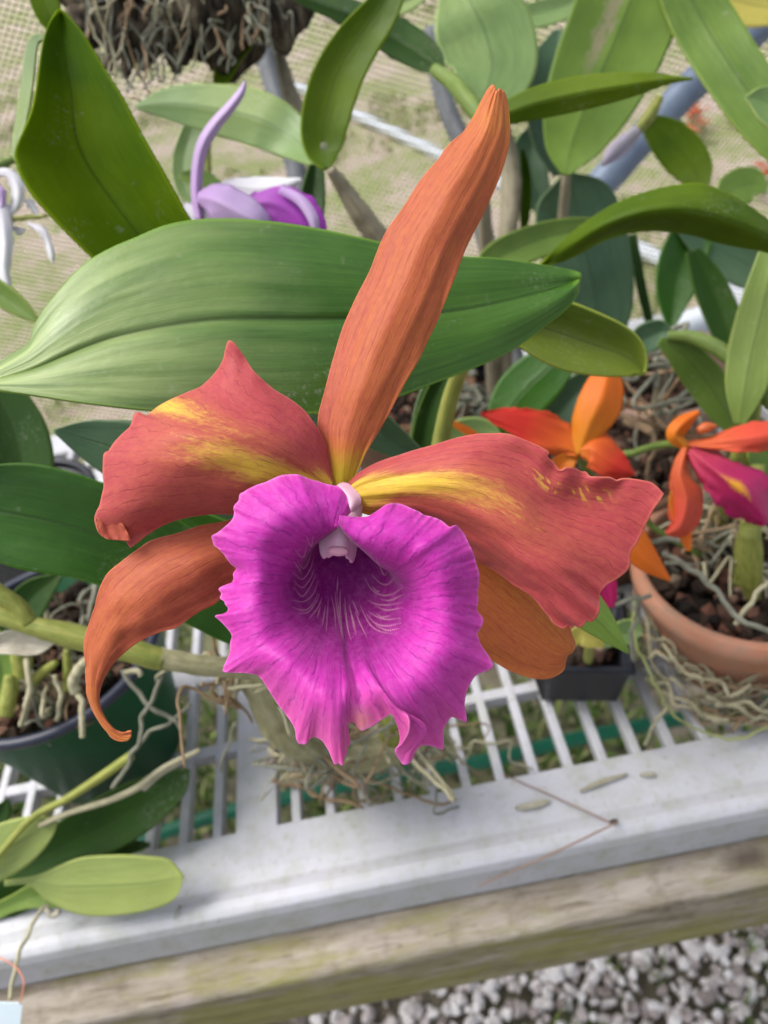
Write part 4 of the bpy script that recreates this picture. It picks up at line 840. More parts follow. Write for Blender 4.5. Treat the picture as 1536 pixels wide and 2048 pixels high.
blob('anther_cap', P(664, 1103, .2148), (.0012, .0013, .0009), M_CAP, colm, 10)
# ---- leaves of the main plant
# the broad leaf behind the flower
A = [(-70, 790), (0, 727), (59, 690), (68, 662), (78, 640), (98, 610), (122, 580), (150, 548), (182, 521), (225, 497), (270, 478), (325, 455), (380, 443), (440, 439), (500, 441), (560, 447), (620, 456), (690, 470), (756, 485), (840, 505), (920, 514), (990, 518), (1060, 528), (1110, 536), (1145, 543), (1161, 549)]
B = [(-70, 770), (0, 782), (60, 790), (130, 801), (210, 812), (300, 822), (400, 828), (500, 830), (570, 831), (630, 829), (700, 820), (760, 806), (810, 790), (870, 767), (935, 742), (1000, 714), (1048, 685), (1090, 652), (1125, 625), (1150, 598), (1157, 580), (1155, 566)]
def bl_b(u, v): return .0012 * np.exp(-((u - .52) / .03) ** 2) * np.clip(v * 8, 0, 1) * np.clip((.9 - v) * 3, .25, 1) - .0009 * np.clip((u - .52) * 14, 0, 1) * np.clip((.75 - v) * 4, 0, 1) + .00003 * np.sin(u * 90) + .0010 * vnoise2(u * 3, v * 9, 9)
bl = coons('leaf', A, B, [(-70, 790), (-75, 780), (-70, 770)], [(1161, 549), (1162, 556), (1155, 566)],
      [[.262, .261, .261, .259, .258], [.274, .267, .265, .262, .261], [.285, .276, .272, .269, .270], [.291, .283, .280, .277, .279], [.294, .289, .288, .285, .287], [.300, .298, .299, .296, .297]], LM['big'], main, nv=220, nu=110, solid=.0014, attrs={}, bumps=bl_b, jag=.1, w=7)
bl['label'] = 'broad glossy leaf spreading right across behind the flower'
# yellow-green leaf peeking out behind its tip
A = [(960, 640), (1050, 600), (1110, 597), (1148, 606), (1184, 620), (1218, 635), (1244, 648), (1268, 665), (1284, 684), (1293, 706), (1294, 728), (1289, 746)]
B = [(960, 660), (1000, 675), (1028, 686), (1060, 707), (1093, 726), (1130, 740), (1168, 748), (1208, 752), (1248, 752), (1272, 749), (1289, 746)]
o = coons('leaf', A, B, None, [(1289, 746), (1290, 746.5), (1289, 747)], [[.335, .345, .335], [.335, .346, .338], [.338, .349, .342], [.345, .350, .348]], leaf_mat('leaf_yellowish', (0.10, 0.16, 0.015), (0.17, 0.23, 0.02), yel=(0.30, 0.36, 0.04), rough=.45, tr=.3, blotch=.4), main, nv=80, nu=50, solid=.0014, w=4, jag=.1)
o['label'] = 'yellow-green leaf with a brown speck below the broad leaf tip'
leaf(main, [(-90, 1010, .300, 70), (40, 1030, .300, 105), (180, 1062, .305, 100), (320, 1120, .315, 88), (430, 1190, .325, 78), (520, 1255, .335, 55), (590, 1310, .340, 6)], LM['deep'], dd=(.004, .004), fold=.006, nv=80, nu=31, wave=.002, label='dark green leaf at left behind the left sepal')
leaf(main, [(108, 862, .330, 4), (180, 880, .330, 42), (300, 920, .330, 75), (430, 965, .335, 82), (560, 1010, .345, 60), (640, 1040, .350, 20)], LM['blue'], dd=(.003, .006), fold=.006, label='dull blue-green leaf behind the left petal')
leaf(main, [(560, 800, .330, 20), (650, 820, .330, 42), (740, 855, .335, 40), (820, 905, .340, 22), (900, 960, .345, 3)], LM['blue'], fold=.004)
leaf(main, [(360, 1020, .335, 12), (400, 1050, .335, 28), (470, 1090, .335, 40)], LM['deep'], fold=.003)
leaf(main, [(1020, 1080, .300, 60), (1110, 1160, .300, 50), (1190, 1235, .300, 34), (1258, 1306, .302, 2)], LM['mid'], dd=(.002, .008), fold=.003, label='pointed green leaf tip below the right petal')
# tall olive leaf upper left
A = [(300, 620), (240, 560), (185, 515), (140, 472), (100, 430), (66, 392), (43, 355), (32, 328), (29, 308), (36, 285), (50, 255), (62, 225), (70, 190), (76, 150), (81, 110), (88, 75), (98, 47), (110, 28), (118, 20)]
B = [(420, 560), (400, 500), (381, 442), (366, 415), (350, 385), (322, 335), (292, 283), (268, 238), (243, 190), (216, 148), (190, 105), (165, 65), (142, 38), (128, 25), (118, 20)]
o = coons('leaf', A, B, None, [(118, 20), (118.5, 19.5), (119, 20)], [[.330, .340, .330], [.322, .338, .325], [.318, .338, .325], [.325, .338, .330], [.336, .340, .338]], LM['olive'], main, nv=100, nu=50, solid=.0014, w=5, jag=.1)
o['label'] = 'tall pointed olive leaf at upper left'
leaf(main, [(90, 75, .35, 4), (66, 90, .35, 10), (50, 200, .345, 12), (33, 300, .340, 8), (36, 330, .34, 2)], LM['sage'], fold=.0, name='leaf')
leaf(main, [(118, 70, .36, 10), (95, 20, .36, 26), (75, -40, .365, 24), (60, -110, .37, 12)], LM['olive'], fold=.002)
leaf(main, [(78, 645, .38, 2), (30, 608, .38, 20), (-30, 570, .38, 24), (-110, 525, .38, 20)], LM['mid'], fold=.003, label='narrow leaf tip entering from the left edge')
leaf(main, [(40, 1030, .40, 50), (45, 930, .40, 62), (25, 850, .40, 60), (-20, 770, .40, 40), (-60, 720, .4, 5)], LM['dark'], fold=.006)
# canes and pseudobulbs of the main plant
c1 = tube('pseudobulb', [(-80, 1195, .365), (0, 1226, .365), (60, 1250, .365), (130, 1268, .366), (250, 1298, .368), (330, 1322, .37)], [.0048, .0054, .0046, .0058, .0060, .0052], M_CANEG, main, n=70, ns=20, wob=.05, label='yellow-green pseudobulb lying across at left')
tube('pseudobulb', [(320, 1318, .37), (400, 1330, .372), (470, 1335, .375), (560, 1350, .38)], [.0054, .0050, .0052, .0054], M_BULB, main, n=40, ns=16, wob=.08)
tube('pseudobulb', [(-40, 1165, .36), (0, 1188, .36), (35, 1212, .362), (60, 1245, .364)], [.0045, .0042, .0040, .0040], M_CANEG, main, n=24, ns=14, wob=.05)
tube('pseudobulb', [(500, 1345, .42), (535, 1400, .425), (560, 1450, .435), (600, 1490, .45), (650, 1510, .46)], [.0088, .0100, .0105, .0090, .0070], M_BULB, main, n=50, ns=22, wob=.08, label='tan grey pseudobulb slanting down under the lip')
leaf(main, [(-40, 1300, .372, 10), (20, 1285, .372, 24), (70, 1290, .372, 20), (110, 1282, .372, 4)], M_SHEATH, fold=.004, name='sheath', thick=.0006)
tube('rhizome', [(640, 1505, .462), (700, 1510, .468), (780, 1500, .475), (850, 1470, .48)], [.009, .010, .009, .006], M_BULB, main, n=30, ns=14, wob=.2)
tube('cane', [(300, 620, .335), (380, 760, .345), (430, 900, .36), (470, 1100, .38), (520, 1360, .42)], [.003, .004, .005, .006, .007], M_CANEG, main, n=40, ns=14)
tube('cane', [(-70, 780, .260), (-110, 900, .30), (-90, 1050, .34), (-80, 1195, .365)], [.004, .004, .005, .006], M_CANEG, main, n=30, ns=12)
tube('cane', [(960, 650, .336), (900, 800, .37), (860, 1000, .40), (800, 1250, .44), (780, 1490, .475)], [.003, .004, .005, .006, .007], M_CANEG, main, n=40, ns=14)
# aerial roots wandering over the bench
def root(parent, p0, p1, sag=.02, r=.0016, mat=None, seed=0, wig=.012, n=5, name='root'):
    q = np.random.default_rng(seed); p0 = np.array(p0, float); p1 = np.array(p1, float); C = [p0]
    for k in range(1, n): 
        f = k / n; C.append(p0 * (1 - f) + p1 * f + q.normal(size=3) * wig * [1, 1, .5] + [0, 0, sag * math.sin(math.pi * f)])
    C.append(p1); C = np.array(C); C[1:, 2] = np.maximum(C[1:, 2], TOP + r)
    return tube(name, C, np.linspace(r * 1.15, r * .75, len(C)), mat or M_ROOT, parent, n=40, ns=8, world_pts=True, wob=.12, seed=seed)
q = np.random.default_rng(11)
for k in range(50):
    a = P(q.uniform(540, 860), q.uniform(1420, 1530), q.uniform(.44, .475)); ex, ey = q.uniform(540, 960), q.uniform(1470, 1615)
    b = G(ex, ey, TOP + .002); root(main, a, b, sag=q.uniform(-.005, .022), r=q.uniform(.0006, .0016), mat=[M_ROOT, M_ROOT, M_ROOTG, M_ROOTB][k % 4], seed=k, wig=.013)
root(main, G(545, 1560, TOP + .01), G(725, 1612, TOP + .002), sag=-.004, r=.0019, mat=M_ROOTB, seed=91, wig=.003)
root(main, P(860, 1400, .47), G(925, 1530, TOP + .002), r=.0015, seed=92, wig=.006); root(main, P(905, 1400, .47), G(860, 1560, TOP + .002), r=.0016, seed=93, wig=.01)
root(main, G(800, 1520, TOP + .02), G(915, 1615, TOP + .002), r=.0013, seed=94, wig=.008, mat=M_ROOTG); root(main, G(930, 1500, TOP + .01), G(1065, 1540, TOP + .002), r=.0012, seed=95, wig=.006)
for k in range(16):
    a = P(q.uniform(440, 500), q.uniform(1340, 1420), .425); root(main, a, a + q.normal(size=3) * .018, r=.0012, seed=200 + k, wig=.007, mat=[M_ROOT, M_ROOTB][k % 2], n=4)
# bark lump the roots cling to
lump = [G(x, y, TOP + .006) for x, y in ((700, 1460), (760, 1450), (640, 1500), (720, 1510), (800, 1490), (680, 1540), (850, 1430), (600, 1510))]
rocks('bark_lump', lump, [.016, .017, .014, .013, .014, .012, .013, .012], stem_mat('bark_lump', (0.16, 0.13, 0.09), (0.28, 0.25, 0.18)), main, sub=3, seed=6)
rocks('clay_chip', [G(775, 1470, TOP + .020), G(750, 1482, TOP + .016)], [.009, .008], M_TERRA, main, sub=3, seed=6)

# ================================================================== OTHER PLANTS
def to_bench(parent, px, py, d, r=.005, mat=None, dx=0.0, dy=.02, label=None):
    p = P(px, py, d); b = np.array([p[0] + dx, p[1] + dy, TOP + .002]); mid = (p + b) / 2 + [dx * .2, 0, 0]
    return tube('cane', [p, p * .7 + b * .3 + [0, .004, 0], mid, b * .8 + p * .2, b], [r * .6, r * .9, r, r * 1.1, r * .8], mat or M_CANE, parent, n=40, ns=14, world_pts=True, wob=.08, label=label)
# --- centre back
pc = thing('orchid_plant', to_b := np.array([*P(660, 335, .43)[:2], TOP]), 'orchid at top centre with an upright olive leaf and a pale horizontal leaf', 'orchid')
leaf(pc, [(655, 338, .43, 8), (646, 300, .43, 36), (650, 240, .425, 48), (672, 160, .42, 50), (710, 90, .415, 46), (755, 30, .41, 38), (800, -40, .41, 20)], LM['olive2'], dd=(.006, .006), fold=.01, nv=70, nu=25, label='upright olive leaf with a pale spot near its base')
leaf(pc, [(272, 213, .52, 4), (340, 208, .515, 34), (430, 218, .51, 50), (520, 240, .505, 56), (590, 280, .50, 42), (650, 335, .47, 8)], LM['sage'], dd=(.004, .01), fold=.004, nv=60, nu=21, label='pale sage leaf lying to the left')
leaf(pc, [(632, 330, .46, 14), (626, 390, .46, 24), (620, 460, .46, 22), (610, 540, .46, 10)], LM['dark'], fold=.004)
leaf(pc, [(388, 250, .56, 20), (368, 320, .56, 24), (372, 380, .56, 18), (400, 420, .56, 6)], LM['sage'], fold=.002)
leaf(pc, [(360, 350, .55, 6), (400, 360, .55, 22), (450, 395, .55, 20), (520, 430, .55, 8)], LM['mid'], fold=.002)
tube('cane', [(660, 338, .43), (690, 380, .44), (730, 440, .45), (775, 500, .46), (830, 600, .48), (880, 760, .52), (900, 900, .56)], [.0028, .0050, .0066, .0066, .006, .006, .006], M_CANE, pc, n=60, ns=18, wob=.10, label='grey-brown cane with papery sheath')
blob('leaf_spot', P(648, 292, .4245), (.0022, .0022, .0003), plain('spot_white', (0.16, 0.17, 0.10), .9), pc, 0)
tube('cane', [(560, 110, .60), (575, 170, .60), (598, 235, .60), (625, 320, .60)], [.004, .006, .006, .004], M_CANE, pc, n=30, ns=12, wob=.1)
# --- top, right of centre
pt = thing('orchid_plant', np.array([*P(950, 210, .55)[:2], TOP]), 'orchid above the tall sepal tip with broad sage leaf and long dark leaf', 'orchid')
leaf(pt, [(955, 212, .555, 8), (975, 180, .55, 62), (985, 130, .55, 90), (972, 70, .55, 98), (950, 20, .55, 90), (925, -30, .56, 50), (915, -60, .56, 5)], LM['sage'], dd=(.01, .01), fold=.010, nv=60, nu=25, label='broad sage green leaf with a central groove')
leaf(pt, [(970, 240, .44, 6), (1010, 228, .435, 22), (1080, 205, .43, 32), (1170, 185, .425, 33), (1260, 170, .42, 24), (1330, 160, .42, 10), (1385, 158, .42, 1)], LM['olive2'], dd=(.006, .010), fold=.003, nv=70, label='long dark olive leaf pointing right with a dry tip')
leaf(pt, [(560, -20, .50, 6), (640, 5, .495, 22), (720, 35, .49, 30), (800, 80, .485, 40), (860, 120, .48, 30), (885, 148, .48, 4)], LM['dark'], dd=(.006, .012), fold=.004, label='dark leaf arching from the top edge')
tube('leaf_stalk', [(870, 140, .48), (905, 165, .47), (935, 200, .455), (965, 240, .445)], [.0040, .0050, .0055, .0050], M_STEM, pt, n=24, ns=12)
leaf(pt, [(985, 40, .66, 12), (1060, 32, .66, 26), (1130, 12, .66, 26), (1200, -20, .66, 14)], LM['sage'], fold=.003)
leaf(pt, [(768, 20, .6, 18), (810, 5, .6, 20), (860, -20, .6, 10)], LM['sage'], fold=.003)
to_bench(pt, 960, 235, .50, .0050)
# --- right of the sepal: canes and big scarred leaf
pr_ = thing('orchid_plant', np.array([*P(1130, 345, .54)[:2], TOP]), 'orchid at upper right with a wide brown-scarred leaf and a hanging grey-green leaf', 'orchid')
leaf(pr_, [(1130, 350, .545, 8), (1140, 300, .54, 52), (1165, 230, .53, 82), (1200, 150, .52, 98), (1235, 70, .51, 104), (1270, -20, .50, 104), (1300, -90, .50, 70)], LM['scar'], dd=(.012, .012), fold=.014, nv=80, nu=31, label='wide green leaf with a brown scar along its middle')
leaf(pr_, [(1120, 350, .60, 14), (1105, 280, .60, 40), (1100, 200, .60, 48), (1108, 120, .60, 44), (1118, 60, .61, 8)], LM['blue'], fold=.006)
leaf(pr_, [(1132, 345, .58, 6), (1145, 385, .58, 70), (1160, 450, .585, 88), (1178, 530, .59, 86), (1192, 600, .60, 76), (1200, 670, .61, 50), (1205, 720, .62, 6)], LM['blue'], dd=(.012, .004), fold=.010, nv=60, nu=25, label='wide grey-green leaf hanging below the scarred leaf')
leaf(pr_, [(1090, 245, .64, 10), (1065, 290, .64, 34), (1060, 340, .64, 36), (1080, 400, .64, 26), (1110, 440, .64, 6)], LM['blue'], fold=.005)
leaf(pr_, [(930, 560, .50, 8), (1000, 515, .50, 34), (1080, 480, .505, 34), (1160, 462, .51, 28), (1240, 450, .52, 8)], LM['mid'], fold=.004)
to_bench(pr_, 1133, 350, .56, .0055, dx=-.01)
tube('cane', [(1005, 250, .60), (1020, 330, .60), (1022, 400, .60), (1015, 480, .60), (1010, 620, .62), (1010, 760, .65)], [.0060, .0074, .0078, .0074, .007, .006], M_CANE, pr_, n=50, ns=16, wob=.08, label='stout tan cane behind the sepal')
tube('cane', [(960, 300, .64), (965, 380, .64), (972, 470, .64), (985, 560, .65), (1000, 700, .68)], [.005, .0058, .006, .006, .006], M_CANE, pr_, n=40, ns=12, wob=.08)
leaf(pr_, [(1045, 300, .61, 4), (1052, 360, .61, 10), (1050, 430, .61, 10), (1045, 480, .61, 4)], LM['olive'], fold=.0)
# lilac bud
tube('leaf_stalk', [(1320, 195, .58), (1300, 230, .58), (1275, 262, .58)], [.0030, .0048, .0040], M_CANEG, pr_, n=20, ns=12)
tube('bud', [(1275, 262, .58), (1250, 285, .58), (1225, 308, .58), (1205, 330, .58)], [.0040, .0062, .0058, .0015], plain('bud_lilac', (0.52, 0.44, 0.66), .5, .1, 60, .2, c2=(0.36, 0.36, 0.34), tr=.2), pr_, n=24, ns=14, label='pale lilac flower bud')
# --- far right plant
pe = thing('orchid_plant', np.array([*P(1500, 700, .46)[:2], TOP]), 'orchid at the right edge with an arching olive strap leaf and upright lime green leaves', 'orchid')
A = [(1080, 530), (1110, 498), (1150, 462), (1193, 431), (1243, 403), (1293, 385), (1343, 373), (1393, 368), (1430, 378), (1468, 394), (1505, 418), (1536, 441), (1600, 490)]
B = [(1086, 534), (1120, 524), (1160, 506), (1203, 482), (1250, 467), (1293, 461), (1343, 462), (1393, 471), (1430, 482), (1468, 491), (1505, 498), (1540, 506), (1600, 540)]
o = coons('leaf', A, B, None, [(1600, 490), (1602, 515), (1600, 540)], [[.44, .445, .44], [.41, .40, .425], [.395, .385, .41], [.39, .385, .40], [.40, .40, .405]], LM['olive2'], pe, nv=90, nu=40, solid=.0014, w=4, jag=.1)
o['label'] = 'arching olive strap leaf'
leaf(pe, [(1350, -60, .50, 50), (1405, 40, .50, 66), (1460, 130, .495, 66), (1530, 230, .49, 62), (1600, 330, .49, 40)], LM['mid'], dd=(.004, .012), fold=.008, nv=50, nu=21, label='wide green leaf crossing the top right corner')
leaf(pe, [(1490, 195, .45, 3), (1530, 205, .45, 36), (1600, 240, .45, 50)], LM['sage'], fold=.004)
leaf(pe, [(1550, 500, .42, 30), (1530, 600, .42, 46), (1505, 700, .425, 48), (1490, 780, .43, 40), (1478, 850, .44, 10)], LM['lime'], dd=(.003, .01), fold=.006, label='upright lime green leaf at the right edge')
leaf(pe, [(1480, 620, .44, 4), (1490, 700, .44, 34), (1492, 780, .44, 30), (1500, 860, .45, 8)], LM['lime'], fold=.003)
tube('leaf_stalk', [(1335, 672, .47), (1385, 675, .465), (1440, 700, .455), (1495, 745, .445), (1550, 810, .44)], [.0030, .0042, .0048, .0050, .0050], M_STEM, pe, n=40, ns=12)
leaf(pe, [(1410, -80, .7, 30), (1450, -10, .7, 48), (1500, 10, .7, 45), (1560, 20, .7, 30)], LM['yellow'], fold=.004, label='yellowed leaf in the top right corner')
leaf(pe, [(1435, 410, .66, 6), (1465, 380, .66, 34), (1505, 368, .66, 34), (1534, 380, .66, 6)], LM['mid'], fold=.002)
leaf(pe, [(1402, 400, .62, 4), (1388, 340, .62, 40), (1350, 290, .62, 46), (1310, 255, .62, 30), (1285, 235, .62, 3)], LM['olive2'], dd=(.01, .0), fold=.005)
leaf(pe, [(1360, 440, .6, 20), (1440, 500, .6, 46), (1520, 540, .6, 44), (1600, 560, .6, 30)], LM['blue'], fold=.004)
to_bench(pe, 1500, 840, .45, .005, M_CANEG)
to_bench(pe, 1590, 540, .41, .005, M_CANEG)
pl_ = thing('orchid_plant', np.array([*P(1400, 850, .50)[:2], TOP]), 'orchid with drooping mid-green leaves behind the right-hand red flower', 'orchid')
leaf(pl_, [(1318, 682, .47, 8), (1365, 710, .47, 32), (1410, 760, .475, 40), (1450, 820, .48, 34), (1490, 890, .49, 8)], LM['mid'], dd=(.002, .008), fold=.004, label='mid-green leaf slanting down to the right')
leaf(pl_, [(1255, 692, .50, 8), (1285, 680, .50, 28), (1320, 665, .50, 26), (1345, 668, .50, 4)], LM['blue'], fold=.004)
leaf(pl_, [(1385, 470, .60, 44), (1362, 530, .60, 46), (1348, 590, .60, 36), (1342, 655, .60, 8)], LM['deep'], fold=.006)
leaf(pl_, [(1385, 500, .58, 14), (1415, 560, .58, 32), (1445, 630, .58, 36), (1470, 710, .58, 24), (1480, 760, .58, 6)], LM['dark'], fold=.006)
leaf(pl_, [(1265, 470, .63, 8), (1280, 560, .63, 10), (1300, 650, .63, 8)], LM['dark'], fold=.0)
to_bench(pl_, 1470, 860, .49, .006)
to_bench(pl_, 1345, 660, .56, .005)
pd = thing('orchid_plant', np.array([*P(1050, 830, .50)[:2], TOP]), 'shaded orchid with dark green leaves between the broad leaf and the red flower', 'orchid')
leaf(pd, [(1150, 700, .46, 20), (1090, 745, .46, 50), (1035, 800, .465, 52), (1000, 860, .47, 30), (985, 910, .48, 6)], LM['deep'], dd=(.004, .01), fold=.006, label='dark leaf arching down to the left')
leaf(pd, [(1210, 745, .49, 20), (1150, 790, .49, 36), (1100, 850, .495, 36), (1060, 920, .50, 10)], LM['blue'], fold=.006)
leaf(pd, [(1240, 760, .50, 12), (1200, 800, .50, 26), (1160, 860, .50, 22), (1130, 920, .50, 6)], LM['dark'], fold=.004)
leaf(pd, [(960, 690, .40, 8), (900, 740, .40, 16), (865, 800, .405, 20), (845, 880, .41, 22), (835, 960, .42, 10)], LM['dark'], fold=.004, label='narrow olive leaf behind the tall sepal base')
leaf(pd, [(860, 950, .47, 6), (900, 890, .47, 34), (960, 870, .47, 34), (1010, 900, .47, 10)], LM['sage'], fold=.004)
leaf(pd, [(900, 735, .42, 14), (860, 790, .42, 20), (840, 880, .43, 20), (830, 960, .44, 8)], LM['blue'], fold=.004)
to_bench(pd, 985, 905, .49, .005); to_bench(pd, 1135, 915, .51, .005)
for k in range(14):
    a = P(q.uniform(900, 1000), q.uniform(690, 860), q.uniform(.52, .62)); root(pd, a, a + [q.uniform(-.03, .03), q.uniform(-.02, .02), -.04], r=.0020, seed=300 + k, mat=M_ROOTG, wig=.01)
for k in range(16):
    a = P(q.uniform(1240, 1400), q.uniform(700, 860), q.uniform(.50, .58)); root(pl_, a, a + [q.uniform(-.04, .04), q.uniform(-.02, .02), -.04], r=.0020, seed=330 + k, mat=[M_ROOTG, M_ROOTB][k % 2], wig=.012)

# --- red-orange orchids in the terracotta pot
def rp_mat(name, a, b, tr=.3):
    m = MB(name, .5, .35); u, v, _ = m.sep(m.uv()); c = m.mix(m.map(v, .05, .6), b, a); c = m.mix(m.map(m.noise(m.scale(m.uv(), (18, 2, 1)), 2, 4), .4, .7, 0, .35), c, tuple(x * .75 for x in a)); m.color(c); m.bump(m.noise(m.scale(m.uv(), (30, 3, 1)), 2, 3), .3, .001); m.translucent(tr); return m.m
M_RED = rp_mat('petal_scarlet', (0.66, 0.035, 0.022), (0.75, 0.20, 0.02)); M_ORG = rp_mat('sepal_tangerine', (0.75, 0.17, 0.012), (0.72, 0.28, 0.02)); M_CORAL = rp_mat('petal_coral', (0.70, 0.09, 0.05), (0.72, 0.16, 0.04)); M_MAG = rp_mat('lip_crimson', (0.50, 0.008, 0.12), (0.62, 0.06, 0.11)); M_MAG2 = rp_mat('lip_crimson_gold', (0.52, 0.008, 0.14), (0.62, 0.07, 0.11))
def gold_on(mt):
    t = mt.node_tree; b = t.nodes['Principled BSDF']; src = b.inputs['Base Color'].links[0].from_socket; m = MB.__new__(MB); m.t = t; m.tc = [n for n in t.nodes if n.type == 'TEX_COORD'][0]
    u, v, _ = m.sep(m.uv()); nz = m.noise(m.scale(m.uv(), (12, 12, 1)), 2, 4); k = m.math('ADD', m.math('MULTIPLY', m.math('ABSOLUTE', m.math('SUBTRACT', u, .50)), 5.5), m.math('MULTIPLY', m.math('ABSOLUTE', m.math('SUBTRACT', v, .52)), 3.6)); k = m.math('ADD', k, m.math('MULTIPLY', m.math('SUBTRACT', nz, .5), .9))
    o = m.mix(m.map(k, .25, .75, .9, 0), src, (0.82, 0.40, 0.02)); t.links.new(o, b.inputs['Base Color'])
gold_on(M_MAG2)
pred = thing('orchid_plant', np.array([*G(1480, 1180, TOP + .09)[:2], TOP + .085]), 'small red-orange orchid with two flowers and loose roots growing in the terracotta pot', 'orchid')
hub = tube('flower', [(1158, 905, .425), (1160, 915, .440), (1190, 960, .47), (1300, 1050, .49), (1400, 1110, .50)], [.0025, .003, .002, .002, .002], M_STEM, pred, n=30, ns=10, label='scarlet and orange flower just behind the big petal')
leaf(hub, [(1160, 905, .420, 8), (1120, 880, .417, 34), (1070, 855, .414, 36), (1015, 838, .414, 24), (962, 828, .418, 3)], M_RED, dd=(.0, .008), fold=.005, name='petal', thick=.0006, wave=.006, rag=.14, nv=90, nu=25)
leaf(hub, [(1158, 910, .419, 8), (1178, 850, .416, 36), (1202, 800, .414, 44), (1215, 750, .416, 28), (1220, 715, .42, 3)], M_ORG, dd=(.004, .004), fold=-.003, name='sepal', thick=.0006, wave=.002, rag=.04)
leaf(hub, [(1162, 900, .418, 14), (1190, 900, .415, 38), (1222, 925, .413, 34), (1248, 940, .413, 20), (1268, 948, .415, 3)], M_RED, dd=(.006, .002), fold=-.003, name='petal', thick=.0006, wave=.006, rag=.14, nv=90, nu=25)
leaf(hub, [(1155, 905, .423, 8), (1125, 930, .422, 22), (1100, 960, .424, 20)], M_ORG, fold=.002, name='sepal', thick=.0008)
leaf(hub, [(1180, 960, .423, 8), (1240, 1050, .418, 34), (1290, 1115, .416, 26), (1340, 1161, .418, 2)], M_ORG, dd=(.004, .004), fold=-.002, name='sepal', thick=.0008)
leaf(hub, [(1160, 1000, .41, 20), (1190, 1100, .41, 30), (1212, 1170, .41, 24), (1222, 1215, .412, 8)], M_MAG, fold=.004, name='lip', thick=.0006, wave=.006, rag=.2)
leaf(hub, [(893, 833, .44, 1), (910, 848, .44, 6), (935, 862, .44, 8), (965, 880, .44, 6)], M_ORG, fold=.0, name='sepal', thick=.0008)
hub2 = tube('flower', [(1378, 892, .415), (1360, 888, .43), (1320, 890, .445), (1270, 905, .46), (1240, 925, .47), (1300, 1050, .49)], [.0030, .0026, .0022, .0022, .0022, .002], M_STEM, pred, n=40, ns=10, label='coral flower with a crimson yellow-marked lip at the right edge')
leaf(hub2, [(1372, 895, .410, 6), (1350, 870, .408, 17), (1368, 845, .407, 15), (1398, 824, .409, 4)], M_ORG, dd=(.003, .003), fold=-.002, name='sepal', thick=.0008)
leaf(hub2, [(1375, 888, .412, 5), (1430, 885, .408, 14), (1480, 878, .404, 26), (1530, 872, .402, 30), (1590, 860, .405, 8)], M_CORAL, dd=(.006, .0), fold=-.003, name='petal', thick=.0006, wave=.006, rag=.14, nv=90, nu=25)
leaf(hub2, [(1372, 895, .409, 8), (1360, 950, .406, 20), (1372, 1000, .404, 34), (1360, 1050, .404, 26), (1332, 1068, .406, 3)], M_CORAL, dd=(.004, .008), fold=-.003, name='petal', thick=.0006, wave=.006, rag=.14, nv=90, nu=25)
leaf(hub2, [(1365, 950, .409, 6), (1352, 1000, .408, 14), (1368, 1060, .408, 15), (1378, 1102, .41, 4)], M_ORG, fold=.001, name='sepal', thick=.0008)
lp2 = leaf(hub2, [(1380, 900, .406, 10), (1410, 925, .402, 30), (1450, 955, .398, 44), (1490, 985, .396, 52), (1520, 1030, .400, 30), (1530, 1050, .402, 6)], M_MAG2, dd=(.012, .012), fold=-.006, name='lip', thick=.0006, wave=.012, rag=.22, nv=90, nu=25)
if 0: leaf(lp2, [(1440, 935, .3955, 3), (1465, 950, .3905, 8), (1486, 968, .3885, 9), (1494, 976, .389, 3)], M_GOLD, fold=-.001, name='lip_mark', thick=.0006)
tube('bud', [(1395, 862, .41), (1412, 855, .41), (1432, 852, .41)], [.002, .003, .001], plain('bud_orange', (0.6, 0.13, 0.03), .5), pred, n=14, ns=10)
tube('cane', [(1500, 1060, .44), (1500, 1130, .46), (1505, 1190, .485)], [.006, .0075, .005], M_CANEG, pred, n=24, ns=14, wob=.08)
tube('cane', [(1515, 930, .47), (1510, 1020, .47), (1490, 1100, .485), (1480, 1170, .50)], [.004, .006, .006, .004], M_CANEG, pred, n=24, ns=14, wob=.08)
leaf(pred, [(1500, 860, .48, 14), (1530, 900, .48, 40), (1560, 960, .48, 46), (1560, 1040, .48, 20)], LM['mid'], fold=.004)
tube('root', [(1325, 1105, .445), (1360, 1125, .44), (1410, 1160, .435), (1450, 1200, .432), (1490, 1245, .430), (1560, 1275, .43)], .0020, M_ROOTG, pred, n=50, ns=10, wob=.1, label='long grey root looping over the pot rim')
tube('root', [(1300, 1085, .45), (1340, 1078, .45), (1375, 1085, .45)], .0020, M_ROOTG, pred, n=20, ns=10)
tube('root', [(1470, 1250, .435), (1520, 1180, .43), (1560, 1150, .43)], .0018, M_ROOT, pred, n=20, ns=10)
for k in range(30):
    a = G(q.uniform(1380, 1560), q.uniform(1040, 1180), TOP + .09); root(pred, a, a + [q.uniform(-.03, .03), q.uniform(-.03, .03), q.uniform(0, .02)], r=.0014, seed=400 + k, mat=[M_ROOTG, M_ROOT, M_ROOTB][k % 3], wig=.01, n=4)
